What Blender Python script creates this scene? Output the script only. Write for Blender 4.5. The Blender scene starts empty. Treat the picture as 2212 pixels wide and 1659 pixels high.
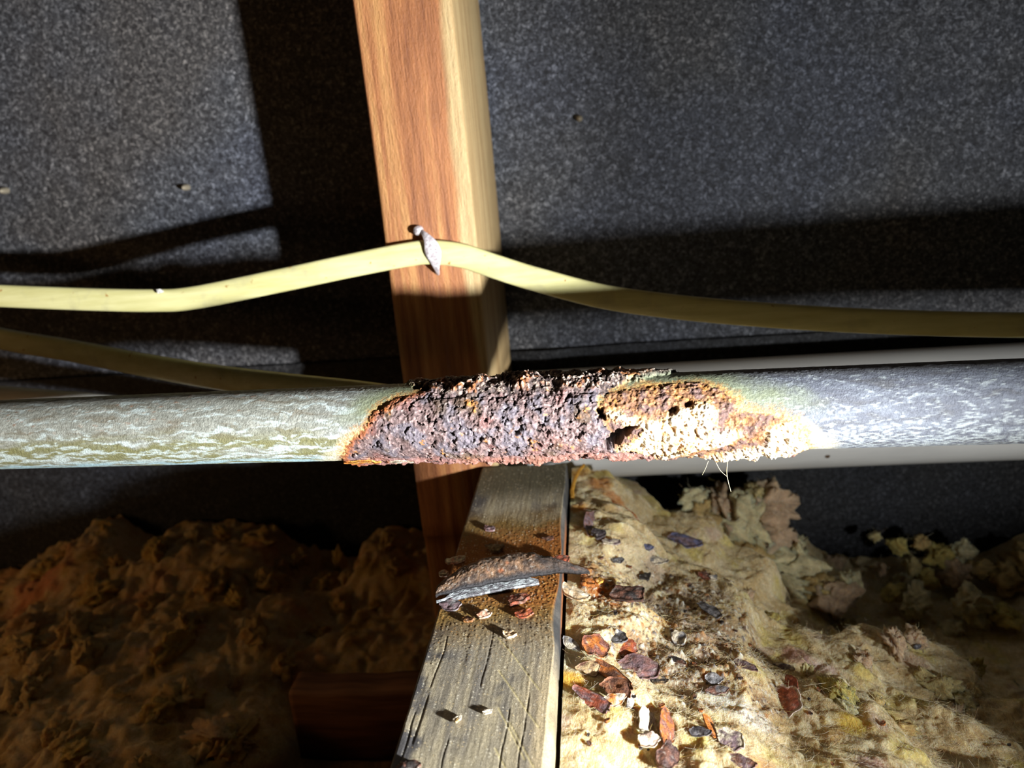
import bpy, math
import numpy as np
from mathutils import Matrix, Vector

# ------------------------------------------------------------------ camera
MM = 0.001
ZOFF = 290.0                       # the camera stands 290 mm above the ceiling lining
W_, H_, F_ = 2212.0, 1659.0, 1661.0
CAM_R = np.array([[0.99234434, 0.08899403, -0.08563156],      # right
                  [0.05439214, 0.30756785, 0.94997027],       # up
                  [-0.11087920, 0.94735531, -0.30037264]])    # forward
scene = bpy.context.scene
COL = scene.collection
cd = bpy.data.cameras.new('camera')
cam = bpy.data.objects.new('camera', cd)
COL.objects.link(cam)
cd.sensor_width = 36.0
cd.lens = F_ / W_ * 36.0
cd.clip_start = 0.01
cd.clip_end = 20
cd.dof.use_dof = True
cd.dof.focus_distance = 0.262
cd.dof.aperture_fstop = 12.5
M = Matrix.Identity(4)
for i in range(3):
    M[i][0] = CAM_R[0][i]
    M[i][1] = CAM_R[1][i]
    M[i][2] = -CAM_R[2][i]
M[0][3], M[1][3], M[2][3] = 0, 0, ZOFF * MM
cam.matrix_world = M
scene.camera = cam

# ------------------------------------------------------------------ world and light
wd = bpy.data.worlds.new('dark_cavity')
scene.world = wd
wd.use_nodes = True
wd.node_tree.nodes['Background'].inputs[0].default_value = (1.0, 0.72, 0.45, 1)
wd.node_tree.nodes['Background'].inputs[1].default_value = 0.006

TORCH = np.array([238.4, 5.6, -100.2])
# one hand torch: the hot beam from its reflector and the wide spill around it
for nm_, en_, size_, blend_, aim_ in (('torch_beam', 30.0, 73, 1.0, (-0.86, 0.49, 0.17)), ('torch_spill', 5.2, 150, 1.0, (-0.50, 0.79, 0.36))):
    ld = bpy.data.lights.new(nm_, 'SPOT')
    torch = bpy.data.objects.new(nm_, ld)
    COL.objects.link(torch)
    ld.energy = en_
    ld.color = (0.97, 0.99, 1.0)
    ld.shadow_soft_size = 0.008
    ld.spot_size = math.radians(size_)
    ld.spot_blend = blend_
    torch.location = (TORCH[0] * MM, TORCH[1] * MM, (TORCH[2] + ZOFF) * MM)
    torch.rotation_euler = Vector(aim_).to_track_quat('-Z', 'Y').to_euler()

# a dim warm bulb hanging far off to the left, behind the photographer
bd = bpy.data.lights.new('warm_bulb', 'POINT')
bulb = bpy.data.objects.new('warm_bulb', bd)
COL.objects.link(bulb)
bd.energy = 1.0
bd.color = (1.0, 0.57, 0.24)
bd.shadow_soft_size = 0.05
bulb.location = (-0.60, 0.10, 0.19)

vs = scene.view_settings
vs.view_transform = 'Standard'
vs.look = 'None'
vs.gamma = 1
vs.use_curve_mapping = False
vs.exposure = 0.0

# ------------------------------------------------------------------ helpers: noise
rng = np.random.default_rng(7)
PERM = np.tile(rng.permutation(256), 3)
GR = rng.normal(size=(256, 3))
GR /= np.linalg.norm(GR, axis=1)[:, None]
RV = rng.random((256, 3))


def pn(p, seed=0):
    """gradient noise, roughly -0.7..0.7"""
    p = np.asarray(p, float) + seed * 17.31
    i = np.floor(p).astype(int)
    f = p - i
    u = f * f * f * (f * (f * 6 - 15) + 10)
    i &= 255
    out = 0
    for dx in (0, 1):
        wx = u[..., 0] if dx else 1 - u[..., 0]
        for dy in (0, 1):
            wy = u[..., 1] if dy else 1 - u[..., 1]
            for dz in (0, 1):
                wz = u[..., 2] if dz else 1 - u[..., 2]
                h = PERM[PERM[PERM[i[..., 0] + dx] + i[..., 1] + dy] + i[..., 2] + dz]
                g = GR[h]
                out = out + wx * wy * wz * (g[..., 0] * (f[..., 0] - dx) + g[..., 1] * (f[..., 1] - dy)
                                            + g[..., 2] * (f[..., 2] - dz))
    return out


def fbm(p, octv=4, seed=0, gain=0.5, lac=2.03):
    a, s, p = 1.0, 0, np.asarray(p, float)
    for o in range(octv):
        s = s + a * pn(p, seed + o)
        a *= gain
        p = p * lac
    return s


def billow(p, octv=4, seed=0, gain=0.5):
    a, s, p = 1.0, 0, np.asarray(p, float)
    for o in range(octv):
        s = s + a * (1 - 2.6 * np.abs(pn(p, seed + o)))
        a *= gain
        p = p * 2.07
    return s


def worley(p, seed=0):
    """distance to the nearest cell point and a random value of that cell"""
    p = np.asarray(p, float) + seed * 11.7
    i = np.floor(p).astype(int)
    f = p - i
    best = np.full(p.shape[:-1], 9.0)
    val = np.zeros(p.shape[:-1])
    for dx in (-1, 0, 1):
        for dy in (-1, 0, 1):
            for dz in (-1, 0, 1):
                h = PERM[PERM[PERM[(i[..., 0] + dx) & 255] + ((i[..., 1] + dy) & 255)] + ((i[..., 2] + dz) & 255)]
                r = RV[h]
                d = ((r[..., 0] + dx - f[..., 0]) ** 2 + (r[..., 1] + dy - f[..., 1]) ** 2
                     + (r[..., 2] + dz - f[..., 2]) ** 2)
                m = d < best
                best = np.where(m, d, best)
                val = np.where(m, r[..., 0], val)
    return np.sqrt(best), val


def ss(a, b, x):
    t = np.clip((x - a) / (b - a), 0, 1)
    return t * t * (3 - 2 * t)


def lin(*c):
    c = np.array(c, float) / 255
    return np.where(c <= 0.04045, c / 12.92, ((c + 0.055) / 1.055) ** 2.4)


def mixc(a, b, t):
    t = np.asarray(t)[..., None]
    return a * (1 - t) + b * t


def sdf(poly, x, y):
    """signed distance to a polygon, negative inside"""
    poly = np.array(poly, float)
    d = np.full(np.shape(x), 1e9)
    ins = np.zeros(np.shape(x), bool)
    n = len(poly)
    for k in range(n):
        ax_, ay_ = poly[k]
        bx_, by_ = poly[(k + 1) % n]
        ex, ey = bx_ - ax_, by_ - ay_
        t = np.clip(((x - ax_) * ex + (y - ay_) * ey) / (ex * ex + ey * ey + 1e-9), 0, 1)
        d = np.minimum(d, np.hypot(x - ax_ - t * ex, y - ay_ - t * ey))
        c = ((ay_ > y) != (by_ > y)) & (x < (bx_ - ax_) * (y - ay_) / (by_ - ay_ + 1e-12) + ax_)
        ins ^= c
    return np.where(ins, -d, d)


# ------------------------------------------------------------------ helpers: meshes
def ray(px, py):
    return CAM_R.T @ np.array([(px - W_ / 2) / F_, -(py - H_ / 2) / F_, 1.0])


def atY(px, py, Y):
    d = ray(px, py)
    return d * (Y / d[1])


def atZ(px, py, Z):
    d = ray(px, py)
    return d * (Z / d[2])


def raw_mesh(name, V, quads=None, tris=None, col=None, smooth=True):
    """V in mm, relative to the camera; returns a mesh in metres"""
    V = np.asarray(V, float).reshape(-1, 3)
    me = bpy.data.meshes.new(name)
    W = V * MM
    W[:, 2] += ZOFF * MM
    parts, lens = [], []
    if quads is not None and len(quads):
        parts.append(np.asarray(quads).ravel()); lens.append(np.full(len(quads), 4))
    if tris is not None and len(tris):
        parts.append(np.asarray(tris).ravel()); lens.append(np.full(len(tris), 3))
    loops = np.concatenate(parts); ln = np.concatenate(lens)
    me.vertices.add(len(W)); me.vertices.foreach_set('co', W.astype(np.float32).ravel())
    me.loops.add(len(loops)); me.loops.foreach_set('vertex_index', loops.astype(np.int32))
    me.polygons.add(len(ln))
    me.polygons.foreach_set('loop_start', (np.cumsum(ln) - ln).astype(np.int32))
    if smooth:
        me.polygons.foreach_set('use_smooth', np.ones(len(ln), bool))
    me.update(calc_edges=True)
    if col is not None:
        c = np.ones((len(W), 4), np.float32)
        c[:, :3] = np.clip(np.asarray(col).reshape(-1, 3), 0, 1)
        at = me.color_attributes.new('Col', 'FLOAT_COLOR', 'POINT')
        at.data.foreach_set('color', c.ravel())
    return me


def grid_quads(n, m, close_m=False, close_n=False, off=0):
    i = np.arange(n if close_n else n - 1)[:, None]
    j = np.arange(m if close_m else m - 1)[None, :]
    i2, j2 = (i + 1) % n, (j + 1) % m
    q = np.stack([i * m + j + 0 * j, i2 * m + j, i2 * m + j2, i * m + j2], -1)
    return q.reshape(-1, 4) + off


def link(name, me, mat, parent=None, label=None, cat=None, group=None, kind=None):
    o = bpy.data.objects.new(name, me)
    COL.objects.link(o)
    if me is not None and mat is not None:
        me.materials.append(mat)
    if parent is not None:
        o.parent = parent
        o.matrix_parent_inverse = Matrix.Identity(4)
    for k, v in (('label', label), ('category', cat), ('group', group), ('kind', kind)):
        if v:
            o[k] = v
    return o


def empty(name, label, cat, group=None, kind=None):
    return link(name, None, None, None, label, cat, group, kind)


def tube(path, radii, n=16, squash=None, seed=0, caps=True):
    """sweep a (flattened) section along a path; radii (k,) or (k,2) = (up, across)"""
    path = np.asarray(path, float)
    k = len(path)
    T = np.gradient(path, axis=0)
    T /= np.linalg.norm(T, axis=1)[:, None]
    ref = np.array([0, -1.0, 0.0]) if squash is None else np.asarray(squash, float)
    Uu = np.cross(np.tile(ref, (k, 1)), T)
    Uu /= np.linalg.norm(Uu, axis=1)[:, None]
    Vv = np.cross(T, Uu)
    radii = np.asarray(radii, float)
    if radii.ndim == 1:
        radii = np.stack([radii, radii], 1)
    a = np.linspace(0, 2 * np.pi, n, endpoint=False)
    e = 1.0 if squash is None else 0.62
    ca = np.sign(np.cos(a)) * np.abs(np.cos(a)) ** e
    sa = np.sign(np.sin(a)) * np.abs(np.sin(a)) ** e
    V = (path[:, None, :] + radii[:, None, :1] * ca[None, :, None] * Uu[:, None, :]
         + radii[:, None, 1:] * sa[None, :, None] * Vv[:, None, :])
    return V


def tube_mesh(name, V, col=None):
    k, n, _ = V.shape
    VV = V.reshape(-1, 3)
    q = grid_quads(k, n, close_m=True)
    c0, c1 = V[0].mean(0), V[-1].mean(0)
    VV = np.vstack([VV, c0, c1])
    j = np.arange(n)
    t = np.vstack([np.stack([np.full(n, k * n), j, (j + 1) % n], 1),
                   np.stack([np.full(n, k * n + 1), (k - 1) * n + (j + 1) % n, (k - 1) * n + j], 1)])
    if col is not None:
        col = np.vstack([np.asarray(col).reshape(-1, 3), col.reshape(-1, 3)[:1], col.reshape(-1, 3)[-1:]])
    return raw_mesh(name, VV, q, t, col)


def spline(pts, n):
    """Catmull-Rom through the points"""
    P = np.asarray(pts, float)
    P = np.vstack([2 * P[0] - P[1], P, 2 * P[-1] - P[-2]])
    seg = np.linspace(0, len(P) - 3 - 1e-6, n)
    i = seg.astype(int)
    t = (seg - i)[:, None]
    a, b, c, d = P[i], P[i + 1], P[i + 2], P[i + 3]
    return 0.5 * (2 * b + (c - a) * t + (2 * a - 5 * b + 4 * c - d) * t ** 2 + (3 * b - a - 3 * c + d) * t ** 3)


def box_grid(x0, x1, y0, y1, z0, z1):
    V = np.array([[x, y, z] for x in (x0, x1) for y in (y0, y1) for z in (z0, z1)], float)
    Q = [[0, 1, 3, 2], [4, 6, 7, 5], [0, 4, 5, 1], [2, 3, 7, 6], [0, 2, 6, 4], [1, 5, 7, 3]]
    return V, Q


# ------------------------------------------------------------------ helpers: materials
class NT:
    def __init__(s, name, rough=0.8, spec=0.3, metal=0.0):
        s.mat = bpy.data.materials.new(name)
        s.mat.use_nodes = True
        s.t = s.mat.node_tree
        s.b = s.t.nodes['Principled BSDF']
        s.b.inputs['Roughness'].default_value = rough
        s.b.inputs['Specular IOR Level'].default_value = spec
        s.b.inputs['Metallic'].default_value = metal
        s.co = s.t.nodes.new('ShaderNodeTexCoord').outputs['Object']

    def n(s, typ, **kw):
        nd = s.t.nodes.new(typ)
        for k, v in kw.items():
            setattr(nd, k, v)
        return nd

    def l(s, a, b):
        s.t.links.new(a, b)

    def coords(s, scale=(1, 1, 1), rot=(0, 0, 0)):
        m = s.n('ShaderNodeMapping')
        m.inputs['Scale'].default_value = scale
        m.inputs['Rotation'].default_value = rot
        s.l(s.co, m.inputs['Vector'])
        return m.outputs[0]

    def noise(s, vec, scale, detail=4, rough=0.55, dist=0.0):
        nd = s.n('ShaderNodeTexNoise')
        nd.inputs['Scale'].default_value = scale
        nd.inputs['Detail'].default_value = detail
        nd.inputs['Roughness'].default_value = rough
        nd.inputs['Distortion'].default_value = dist
        s.l(vec, nd.inputs['Vector'])
        return nd.outputs['Fac']

    def ramp(s, fac, stops):
        nd = s.n('ShaderNodeValToRGB')
        el = nd.color_ramp.elements
        while len(el) < len(stops):
            el.new(0.5)
        for e, (p, c) in zip(el, stops):
            e.position = p
            if np.isscalar(c):
                c = (c, c, c)
            e.color = (*c, 1)
        s.l(fac, nd.inputs[0])
        return nd.outputs[0]

    def mix(s, a, b, fac, mode='MIX'):
        nd = s.n('ShaderNodeMix', data_type='RGBA', blend_type=mode)
        for sock, v in ((nd.inputs[0], fac), (nd.inputs[6], a), (nd.inputs[7], b)):
            if hasattr(v, 'is_linked'):
                s.l(v, sock)
            elif np.isscalar(v):
                sock.default_value = v
            else:
                sock.default_value = (*v, 1)
        return nd.outputs[2]

    def attr(s):
        nd = s.n('ShaderNodeAttribute', attribute_name='Col')
        return nd.outputs['Color']

    def bump(s, h, dist, strength=1.0):
        nd = s.n('ShaderNodeBump')
        nd.inputs['Distance'].default_value = dist
        nd.inputs['Strength'].default_value = strength
        s.l(h, nd.inputs['Height'])
        if s.b.inputs['Normal'].is_linked:
            s.l(s.b.inputs['Normal'].links[0].from_socket, nd.inputs['Normal'])
        s.l(nd.outputs[0], s.b.inputs['Normal'])

    def base(s, c):
        s.l(c, s.b.inputs['Base Color'])


def attr_mat(name, rough, spec, nscale=900, lo=0.75, hi=1.25, bscale=None, bdist=0.0001, metal=0.0):
    m = NT(name, rough, spec, metal)
    v = m.coords()
    f = m.noise(v, nscale, 4, 0.65)
    m.base(m.mix(m.attr(), m.ramp(f, [(0.3, lo), (0.7, hi)]), 1.0, 'MULTIPLY'))
    if bscale:
        m.bump(m.noise(v, bscale, 4, 0.7), bdist)
    return m.mat


# ================================================================== the setting
STUD_X0, STUD_X1, STUD_Y0, WALL_Y = -99.3, -54.3, 368.8, 474.0

# --- wall of black fibrous building paper: two sheets, the lower lapped over the upper
m = NT('black_building_paper', 0.62, 0.35)
v = m.coords()
big = m.noise(v, 9, 3)
spk = m.noise(m.coords((1, 1, 1)), 420, 3, 0.75, 0.8)
spk2 = m.noise(m.coords((1, 1, 1.6)), 950, 2, 0.7, 1.2)
fib = m.ramp(spk, [(0.36, (0.018, 0.018, 0.021)), (0.53, (0.072, 0.075, 0.085)), (0.69, (0.29, 0.295, 0.315))])
fib2 = m.ramp(spk2, [(0.45, 0.55), (0.62, 1.1), (0.74, 2.4)])
c = m.mix(fib, fib2, 1.0, 'MULTIPLY')
tint = m.ramp(big, [(0.35, (1.06, 0.97, 0.86)), (0.5, (0.98, 0.99, 1.0)), (0.65, (0.90, 0.96, 1.12))])
m.base(m.mix(c, tint, 1.0, 'MULTIPLY'))
m.bump(spk, 0.0006)
m.bump(m.noise(v, 60, 3), 0.0012)
PAPER = m.mat
PAPER2 = PAPER.copy()          # lower sheet: the dimmer light low on the wall put into its colour
PAPER2.name = 'dimmed_paper'
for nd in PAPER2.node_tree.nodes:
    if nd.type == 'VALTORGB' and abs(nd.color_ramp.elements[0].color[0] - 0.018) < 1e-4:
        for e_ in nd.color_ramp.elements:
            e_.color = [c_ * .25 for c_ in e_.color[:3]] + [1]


def sheet(name, z0, z1, yoff, lap=None):
    xs = np.linspace(-800, 700, 220)
    zs = np.linspace(z0, z1, 90)
    X, Z = np.meshgrid(xs, zs, indexing='ij')
    P = np.stack([X / 140, Z / 140, 0 * X], -1)
    Y = WALL_Y + yoff + 2.2 * fbm(P, 3, 3)
    if lap == 'top':
        k = np.exp(-((X + 35) / 16) ** 2) * 5.0 + 1.2 + 1.1 * np.maximum(0, pn(np.stack([X / 60, 0 * X, 0 * X], -1), 5))
        Y = Y - k * ss(z1 - 25, z1, Z)
        Z = Z + 0.7 * pn(np.stack([X / 30, 0 * X, 0 * X + 3], -1), 9) * ss(z1 - 8, z1, Z)
    F = np.stack([X, Y, Z], -1)
    B = F + np.array([0, 1.0, 0])
    n, k = X.shape
    q = grid_quads(n, k)
    q2 = grid_quads(n, k, off=n * k)[:, ::-1]
    # top rim
    i = np.arange(n - 1)
    rim = np.stack([i * k + k - 1, (i + 1) * k + k - 1, (i + 1) * k + k - 1 + n * k, i * k + k - 1 + n * k], 1)
    return raw_mesh(name, np.vstack([F.reshape(-1, 3), B.reshape(-1, 3)]), np.vstack([q, q2, rim]))


wall = link('wall_back', None, None, kind='structure', label='wall lined with black fibrous building paper behind the pipes')
link('paper_sheet', sheet('paper_upper', -170, 560, 3.0), PAPER, wall, 'upper sheet of black paper')
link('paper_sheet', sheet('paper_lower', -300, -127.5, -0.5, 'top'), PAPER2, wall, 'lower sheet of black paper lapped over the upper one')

m = NT('dark_lining_board', 0.8, 0.2)
f = m.noise(m.coords((1, 5, 1)), 14, 5)
m.base(m.ramp(f, [(0.3, (0.05, 0.03, 0.018)), (0.7, (0.13, 0.075, 0.04))]))
V, Q = box_grid(-800, 700, -260, 480, -302, -290)
link('floor', raw_mesh('floor', V, Q, smooth=False), m.mat, kind='structure',
     label='brown ceiling lining board under the insulation')

# ------------------------------------------------------------------ timber stud
m = NT('pine_stud', 0.55, 0.35)
grain = m.noise(m.coords((1, 1, 0.045)), 210, 5, 0.6, 0.35)
fine = m.noise(m.coords((1, 1, 0.10)), 900, 4, 0.7)
fleck = m.noise(m.coords((1, 1, 0.35)), 1300, 3, 0.75)
streak = m.noise(m.coords((1, 1, 0.022)), 95, 3, 0.5, 0.3)
heart = m.ramp(grain, [(0.30, lin(120, 72, 45)), (0.5, lin(164, 107, 66)), (0.68, lin(186, 136, 84))])
heart = m.mix(heart, lin(126, 84, 84), m.ramp(streak, [(0.60, 0.0), (0.70, 0.75)]))
sap = m.ramp(grain, [(0.3, lin(158, 125, 82)), (0.6, lin(192, 166, 120))])
sep = m.n('ShaderNodeSeparateXYZ')
m.l(m.co, sep.inputs[0])
wob = m.noise(m.coords((1, 1, 1)), 9, 2)
ad = m.n('ShaderNodeMath', operation='MULTIPLY_ADD')
m.l(wob, ad.inputs[0]); ad.inputs[1].default_value = 0.016
m.l(sep.outputs[0], ad.inputs[2])
mr = m.n('ShaderNodeMapRange')
m.l(ad.outputs[0], mr.inputs[0])
mr.inputs[1].default_value = -0.0522
mr.inputs[2].default_value = -0.0492
c = m.mix(heart, sap, mr.outputs[0])
c = m.mix(c, m.ramp(fine, [(0.3, 0.82), (0.7, 1.15)]), 1.0, 'MULTIPLY')
m.base(c)
m.bump(fine, 0.0005)
m.bump(fleck, 0.0005)
STUDM = m.mat


def stud_mesh(name, x0, x1, hole=True):
    """outline in y-z with a bored hole for the plastic pipe, extruded in x, arrises rounded"""
    bm_V, bm_Q = [], []
    y0, y1, z0, z1 = STUD_Y0, WALL_Y - 1.5, -290.0, 420.0
    # front/side skin as a ring section swept along z, hole cut as two stacked lengths joined by the bored block
    r = 2.2

    def ring(z):
        pts = []
        for cx, cy, a0 in ((x1 - r, y0 + r, -90), (x1 - r, y1 - r, 0), (x0 + r, y1 - r, 90), (x0 + r, y0 + r, 180)):
            for k in range(5):
                a = math.radians(a0 + 90 * k / 4)
                pts.append((cx + r * math.cos(a), cy + r * math.sin(a), z))
        return pts
    hy, hz, hr = 430.0, -163.0, 34.5
    V, Q, T = [], [], []
    zt0 = hz + hr + 4

    def prism(za, zb, n):
        base = len(V)
        zs = np.linspace(za, zb, n)
        for z in zs:
            for q in ring(z):
                w = 0.3 * math.sin(z * 0.021 + q[0]) * min(1.0, max(0.0, (z - zt0) / 40))
                V.append((q[0] + w, q[1] + 0.4 * w, q[2]))
        Q.extend((grid_quads(n, 20, close_m=True) + base).tolist())
        for row, flip in ((0, True), (n - 1, False)):
            o = base + row * 20
            idx = [o + k for k in range(20)]
            V.append(tuple(np.mean([V[k] for k in idx], 0)))
            c_ = len(V) - 1
            for k in range(20):
                a, b = idx[k], idx[(k + 1) % 20]
                T.append((c_, b, a) if flip else (c_, a, b))
    prism(hz + hr + 4, z1, 70)
    prism(z0, hz - hr - 4, 12)
    # bored block between the two lengths
    base = len(V)
    N = 48
    zt, zb = hz + hr + 4, hz - hr - 4
    angs = sorted([2 * math.pi * k / 44 + .01 for k in range(44)] + [math.atan2(zz_ - hz, yy_ - hy) % (2 * math.pi) for yy_ in (y0, y1) for zz_ in (zt, zb)])
    for x in (x0, x1):
        for a in angs:
            V.append((x, hy + hr * math.cos(a), hz + hr * math.sin(a)))
        for a in angs:
            cy, cz = math.cos(a), math.sin(a)
            t = min(((y1 if cy > 0 else y0) - hy) / cy if abs(cy) > 1e-6 else 1e9,
                    ((zt if cz > 0 else zb) - hz) / cz if abs(cz) > 1e-6 else 1e9)
            V.append((x, hy + t * cy, hz + t * cz))
    for k in range(N):
        k2 = (k + 1) % N
        A, B, C_, D = base + k, base + k2, base + N + k, base + N + k2
        o = 2 * N
        Q += [[A, C_, D, B], [A + o, B + o, D + o, C_ + o], [A, B, B + o, A + o], [C_, C_ + o, D + o, D]]
    return raw_mesh(name, V, Q, T)


me = stud_mesh('stud', STUD_X0, STUD_X1)
link('timber_stud', me, STUDM, label='upright orange-brown timber stud against the black paper wall', cat='stud')

# ------------------------------------------------------------------ timber joist
JX0, JX1, JZ = -62.9, -17.9, -161.1
m = attr_mat('weathered_joist', 0.75, 0.3, 1500, 0.7, 1.3, 2600, 0.00025)
JOISTM = m
ys = np.concatenate([np.arange(60, 150, 3.0), np.arange(150, 366.6, 0.33)])
# section of the joist: left side, left arris, top, right chamfer, right side
nt = 150
xs = np.linspace(JX0 + 0.9, JX1 - 1.0, nt)
Yg, Xg = np.meshgrid(ys, xs, indexing='ij')
P3 = np.stack([Xg, Yg, 0 * Xg], -1)
zz = 0.12 * fbm(P3 * [1 / 3.2, 1 / 40, 1], 4, 21) + 0.08 * fbm(P3 * [1 / .9, 1 / 9, 1], 3, 22)
wgrit = np.exp(-((Yg - 262) / 42) ** 2)
wd_, wv_ = worley(P3 / [1.15, 1.15, 1], 23)
grit = np.clip(0.55 - wd_, 0, 1) * (wv_ > 0.35)
zz += grit * (0.06 + 0.8 * wgrit) * 0.7
zz += 0.22 * wgrit * fbm(P3 / 1.1, 3, 24)
# saw scratches running diagonally, and splits along the grain by the left arris
scr = 0
sc_lines = [(-36, 205, -21, 180), (-38, 222, -22, 196), (-34, 188, -24, 168), (-30, 182, -20, 163), (-33, 172, -23, 154)]
for (xa, ya, xb, yb) in sc_lines:
    ex, ey = xb - xa, yb - ya
    t = np.clip(((Xg - xa) * ex + (Yg - ya) * ey) / (ex * ex + ey * ey), 0, 1)
    scr = scr + np.exp(-(np.hypot(Xg - xa - t * ex, Yg - ya - t * ey) / 0.3) ** 2)
crack = 0
for (xa, y0_, y1_, wdt, seed) in [(-58, 172, 196, .35, 1), (-57, 196, 226, .22, 2), (-60.3, 160, 190, .25, 3), (-41, 195, 230, .2, 4),
                                  (-31, 160, 190, .18, 5), (-26, 150, 200, .16, 6), (-48, 156, 178, .2, 7)]:
    cx = xa + 1.2 * pn(np.stack([Yg / 12, 0 * Yg + seed, 0 * Yg], -1), 31) + (Yg - y0_) * 0.02
    crack = crack + np.exp(-((Xg - cx) / wdt) ** 2) * ss(y0_, y0_ + 4, Yg) * (1 - ss(y1_ - 4, y1_, Yg))
zz -= 0.10 * scr + 0.22 * np.clip(crack, 0, 1)
# colour: grey weathered timber, olive far end, rust stain in the middle, bare pale wood near the right arris
n1 = fbm(P3 * [1 / 5, 1 / 60, 1], 4, 41)
n2 = fbm(P3 / 14, 4, 42)
n3 = fbm(P3 / 1.2, 3, 43)
colr = mixc(lin(124, 118, 108), lin(176, 164, 136), ss(-.5, .5, n1 + .3 * n2))
colr = mixc(colr, lin(86, 84, 84), ss(.1, .6, -n2 + .6 * ss(-50, -62, Xg) - .1))
pale = ss(-30, -19, Xg + 6 * n1) * ss(232, 190, Yg)
colr = mixc(colr, lin(196, 176, 138), 0.75 * pale)
stain = np.exp(-((Yg - 268 + 10 * n2) / 40) ** 2)
colr = mixc(colr, lin(126, 100, 52), ss(.12, .5, stain))
colr = mixc(colr, lin(150, 92, 38), ss(.45, .95, stain + .25 * n3 + .15 * ss(-50, -20, Xg)))
colr = mixc(colr, lin(190, 150, 80), np.clip(.7 * ss(.1, .5, n3) * ss(.2, .7, stain) * (Yg < 262), 0, 1))
colr = mixc(colr, lin(92, 86, 66), ss(318, 345, Yg + 8 * n2))
colr = mixc(colr, lin(225, 200, 150), (ss(.28, .42, grit) * (wv_ > .72)) * .8)
colr = mixc(colr, lin(205, 188, 130), np.clip(scr, 0, 1) * .6)
colr = mixc(colr, lin(50, 46, 42), np.clip(crack, 0, 1) * .4)
sp_d, sp_v = worley(P3 / [.95, .95, 1], 26)
spark = ss(.36, .18, sp_d) * (sp_v > .90)
zz += .06 * spark
colr = mixc(colr, lin(232, 224, 200), .85 * spark)
colr = mixc(colr, lin(206, 150, 70), .8 * ss(.38, .2, sp_d) * (sp_v < .22) * np.exp(-((Yg - 236) / 22) ** 2))
top = np.stack([Xg, Yg, JZ + zz], -1)
# chamfer on the right: wane that widens towards the camera
cw = 0.6 + 2.0 * ss(250, 150, ys) + 0.7 * pn(np.stack([ys / 17, 0 * ys, 0 * ys], -1), 51) + 2.0 * np.exp(-((ys - 236) / 16) ** 2) + 1.2 * np.exp(-((ys - 310) / 20) ** 2)
cw = np.clip(cw, 0.5, 6)
sides = []
cols = []
one = np.ones_like(ys)


def strip(xv, zv, cv):
    sides.append(np.stack([xv, ys, zv], -1)[:, None, :]); cols.append(cv[:, None, :])


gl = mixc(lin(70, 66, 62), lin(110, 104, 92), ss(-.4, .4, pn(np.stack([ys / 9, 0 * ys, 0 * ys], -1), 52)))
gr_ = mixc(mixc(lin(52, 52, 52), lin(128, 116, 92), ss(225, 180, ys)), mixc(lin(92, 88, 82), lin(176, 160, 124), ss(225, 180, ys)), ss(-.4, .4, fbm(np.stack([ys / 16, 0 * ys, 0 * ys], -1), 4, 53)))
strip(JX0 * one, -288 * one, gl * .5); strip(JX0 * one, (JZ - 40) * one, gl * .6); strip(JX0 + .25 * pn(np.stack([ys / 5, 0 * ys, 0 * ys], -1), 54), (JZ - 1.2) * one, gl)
nl = len(sides)
top[:, -1, 0] = JX1 - 0.2 - cw
k = (JX1 - 0.2 - cw - (JX0 + .9))[:, None] / (JX1 - 1.0 - JX0 - .9)
top[:, :, 0] = JX0 + .9 + (Xg - JX0 - .9) * k
rs = [(0.35, 0.5), (0.7, 1.0), (1.0, 1.6)]
R_sides, R_cols = [], []
for (fx, fz) in rs:
    R_sides.append(np.stack([JX1 - 0.2 - cw * (1 - fx), ys, JZ - fz * (0.5 + cw * .55)], -1)[:, None, :])
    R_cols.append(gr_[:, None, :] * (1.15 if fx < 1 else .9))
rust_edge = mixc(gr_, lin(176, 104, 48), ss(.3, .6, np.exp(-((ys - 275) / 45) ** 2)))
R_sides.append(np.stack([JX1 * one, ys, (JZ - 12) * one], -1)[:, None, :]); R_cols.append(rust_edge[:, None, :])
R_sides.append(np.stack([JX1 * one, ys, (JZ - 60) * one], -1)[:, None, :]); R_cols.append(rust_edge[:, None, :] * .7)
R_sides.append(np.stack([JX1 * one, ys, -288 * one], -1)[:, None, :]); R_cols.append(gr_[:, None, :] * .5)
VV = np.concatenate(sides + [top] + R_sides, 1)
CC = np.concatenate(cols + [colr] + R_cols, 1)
n_, m_ = VV.shape[:2]
q = grid_quads(n_, m_, close_m=True)[:, ::-1]
endc = VV[-1].mean(0)
VL = np.vstack([VV.reshape(-1, 3), endc])
CL = np.vstack([CC.reshape(-1, 3), CC[-1].mean(0)])
j = np.arange(m_)
tt = np.stack([np.full(m_, n_ * m_), (n_ - 1) * m_ + j, (n_ - 1) * m_ + (j + 1) % m_], 1)
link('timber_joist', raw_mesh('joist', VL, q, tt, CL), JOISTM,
     label='weathered grey timber joist with rust stains running towards the camera', cat='joist')


def joist_z(x, y):
    return JZ + 0.15


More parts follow.
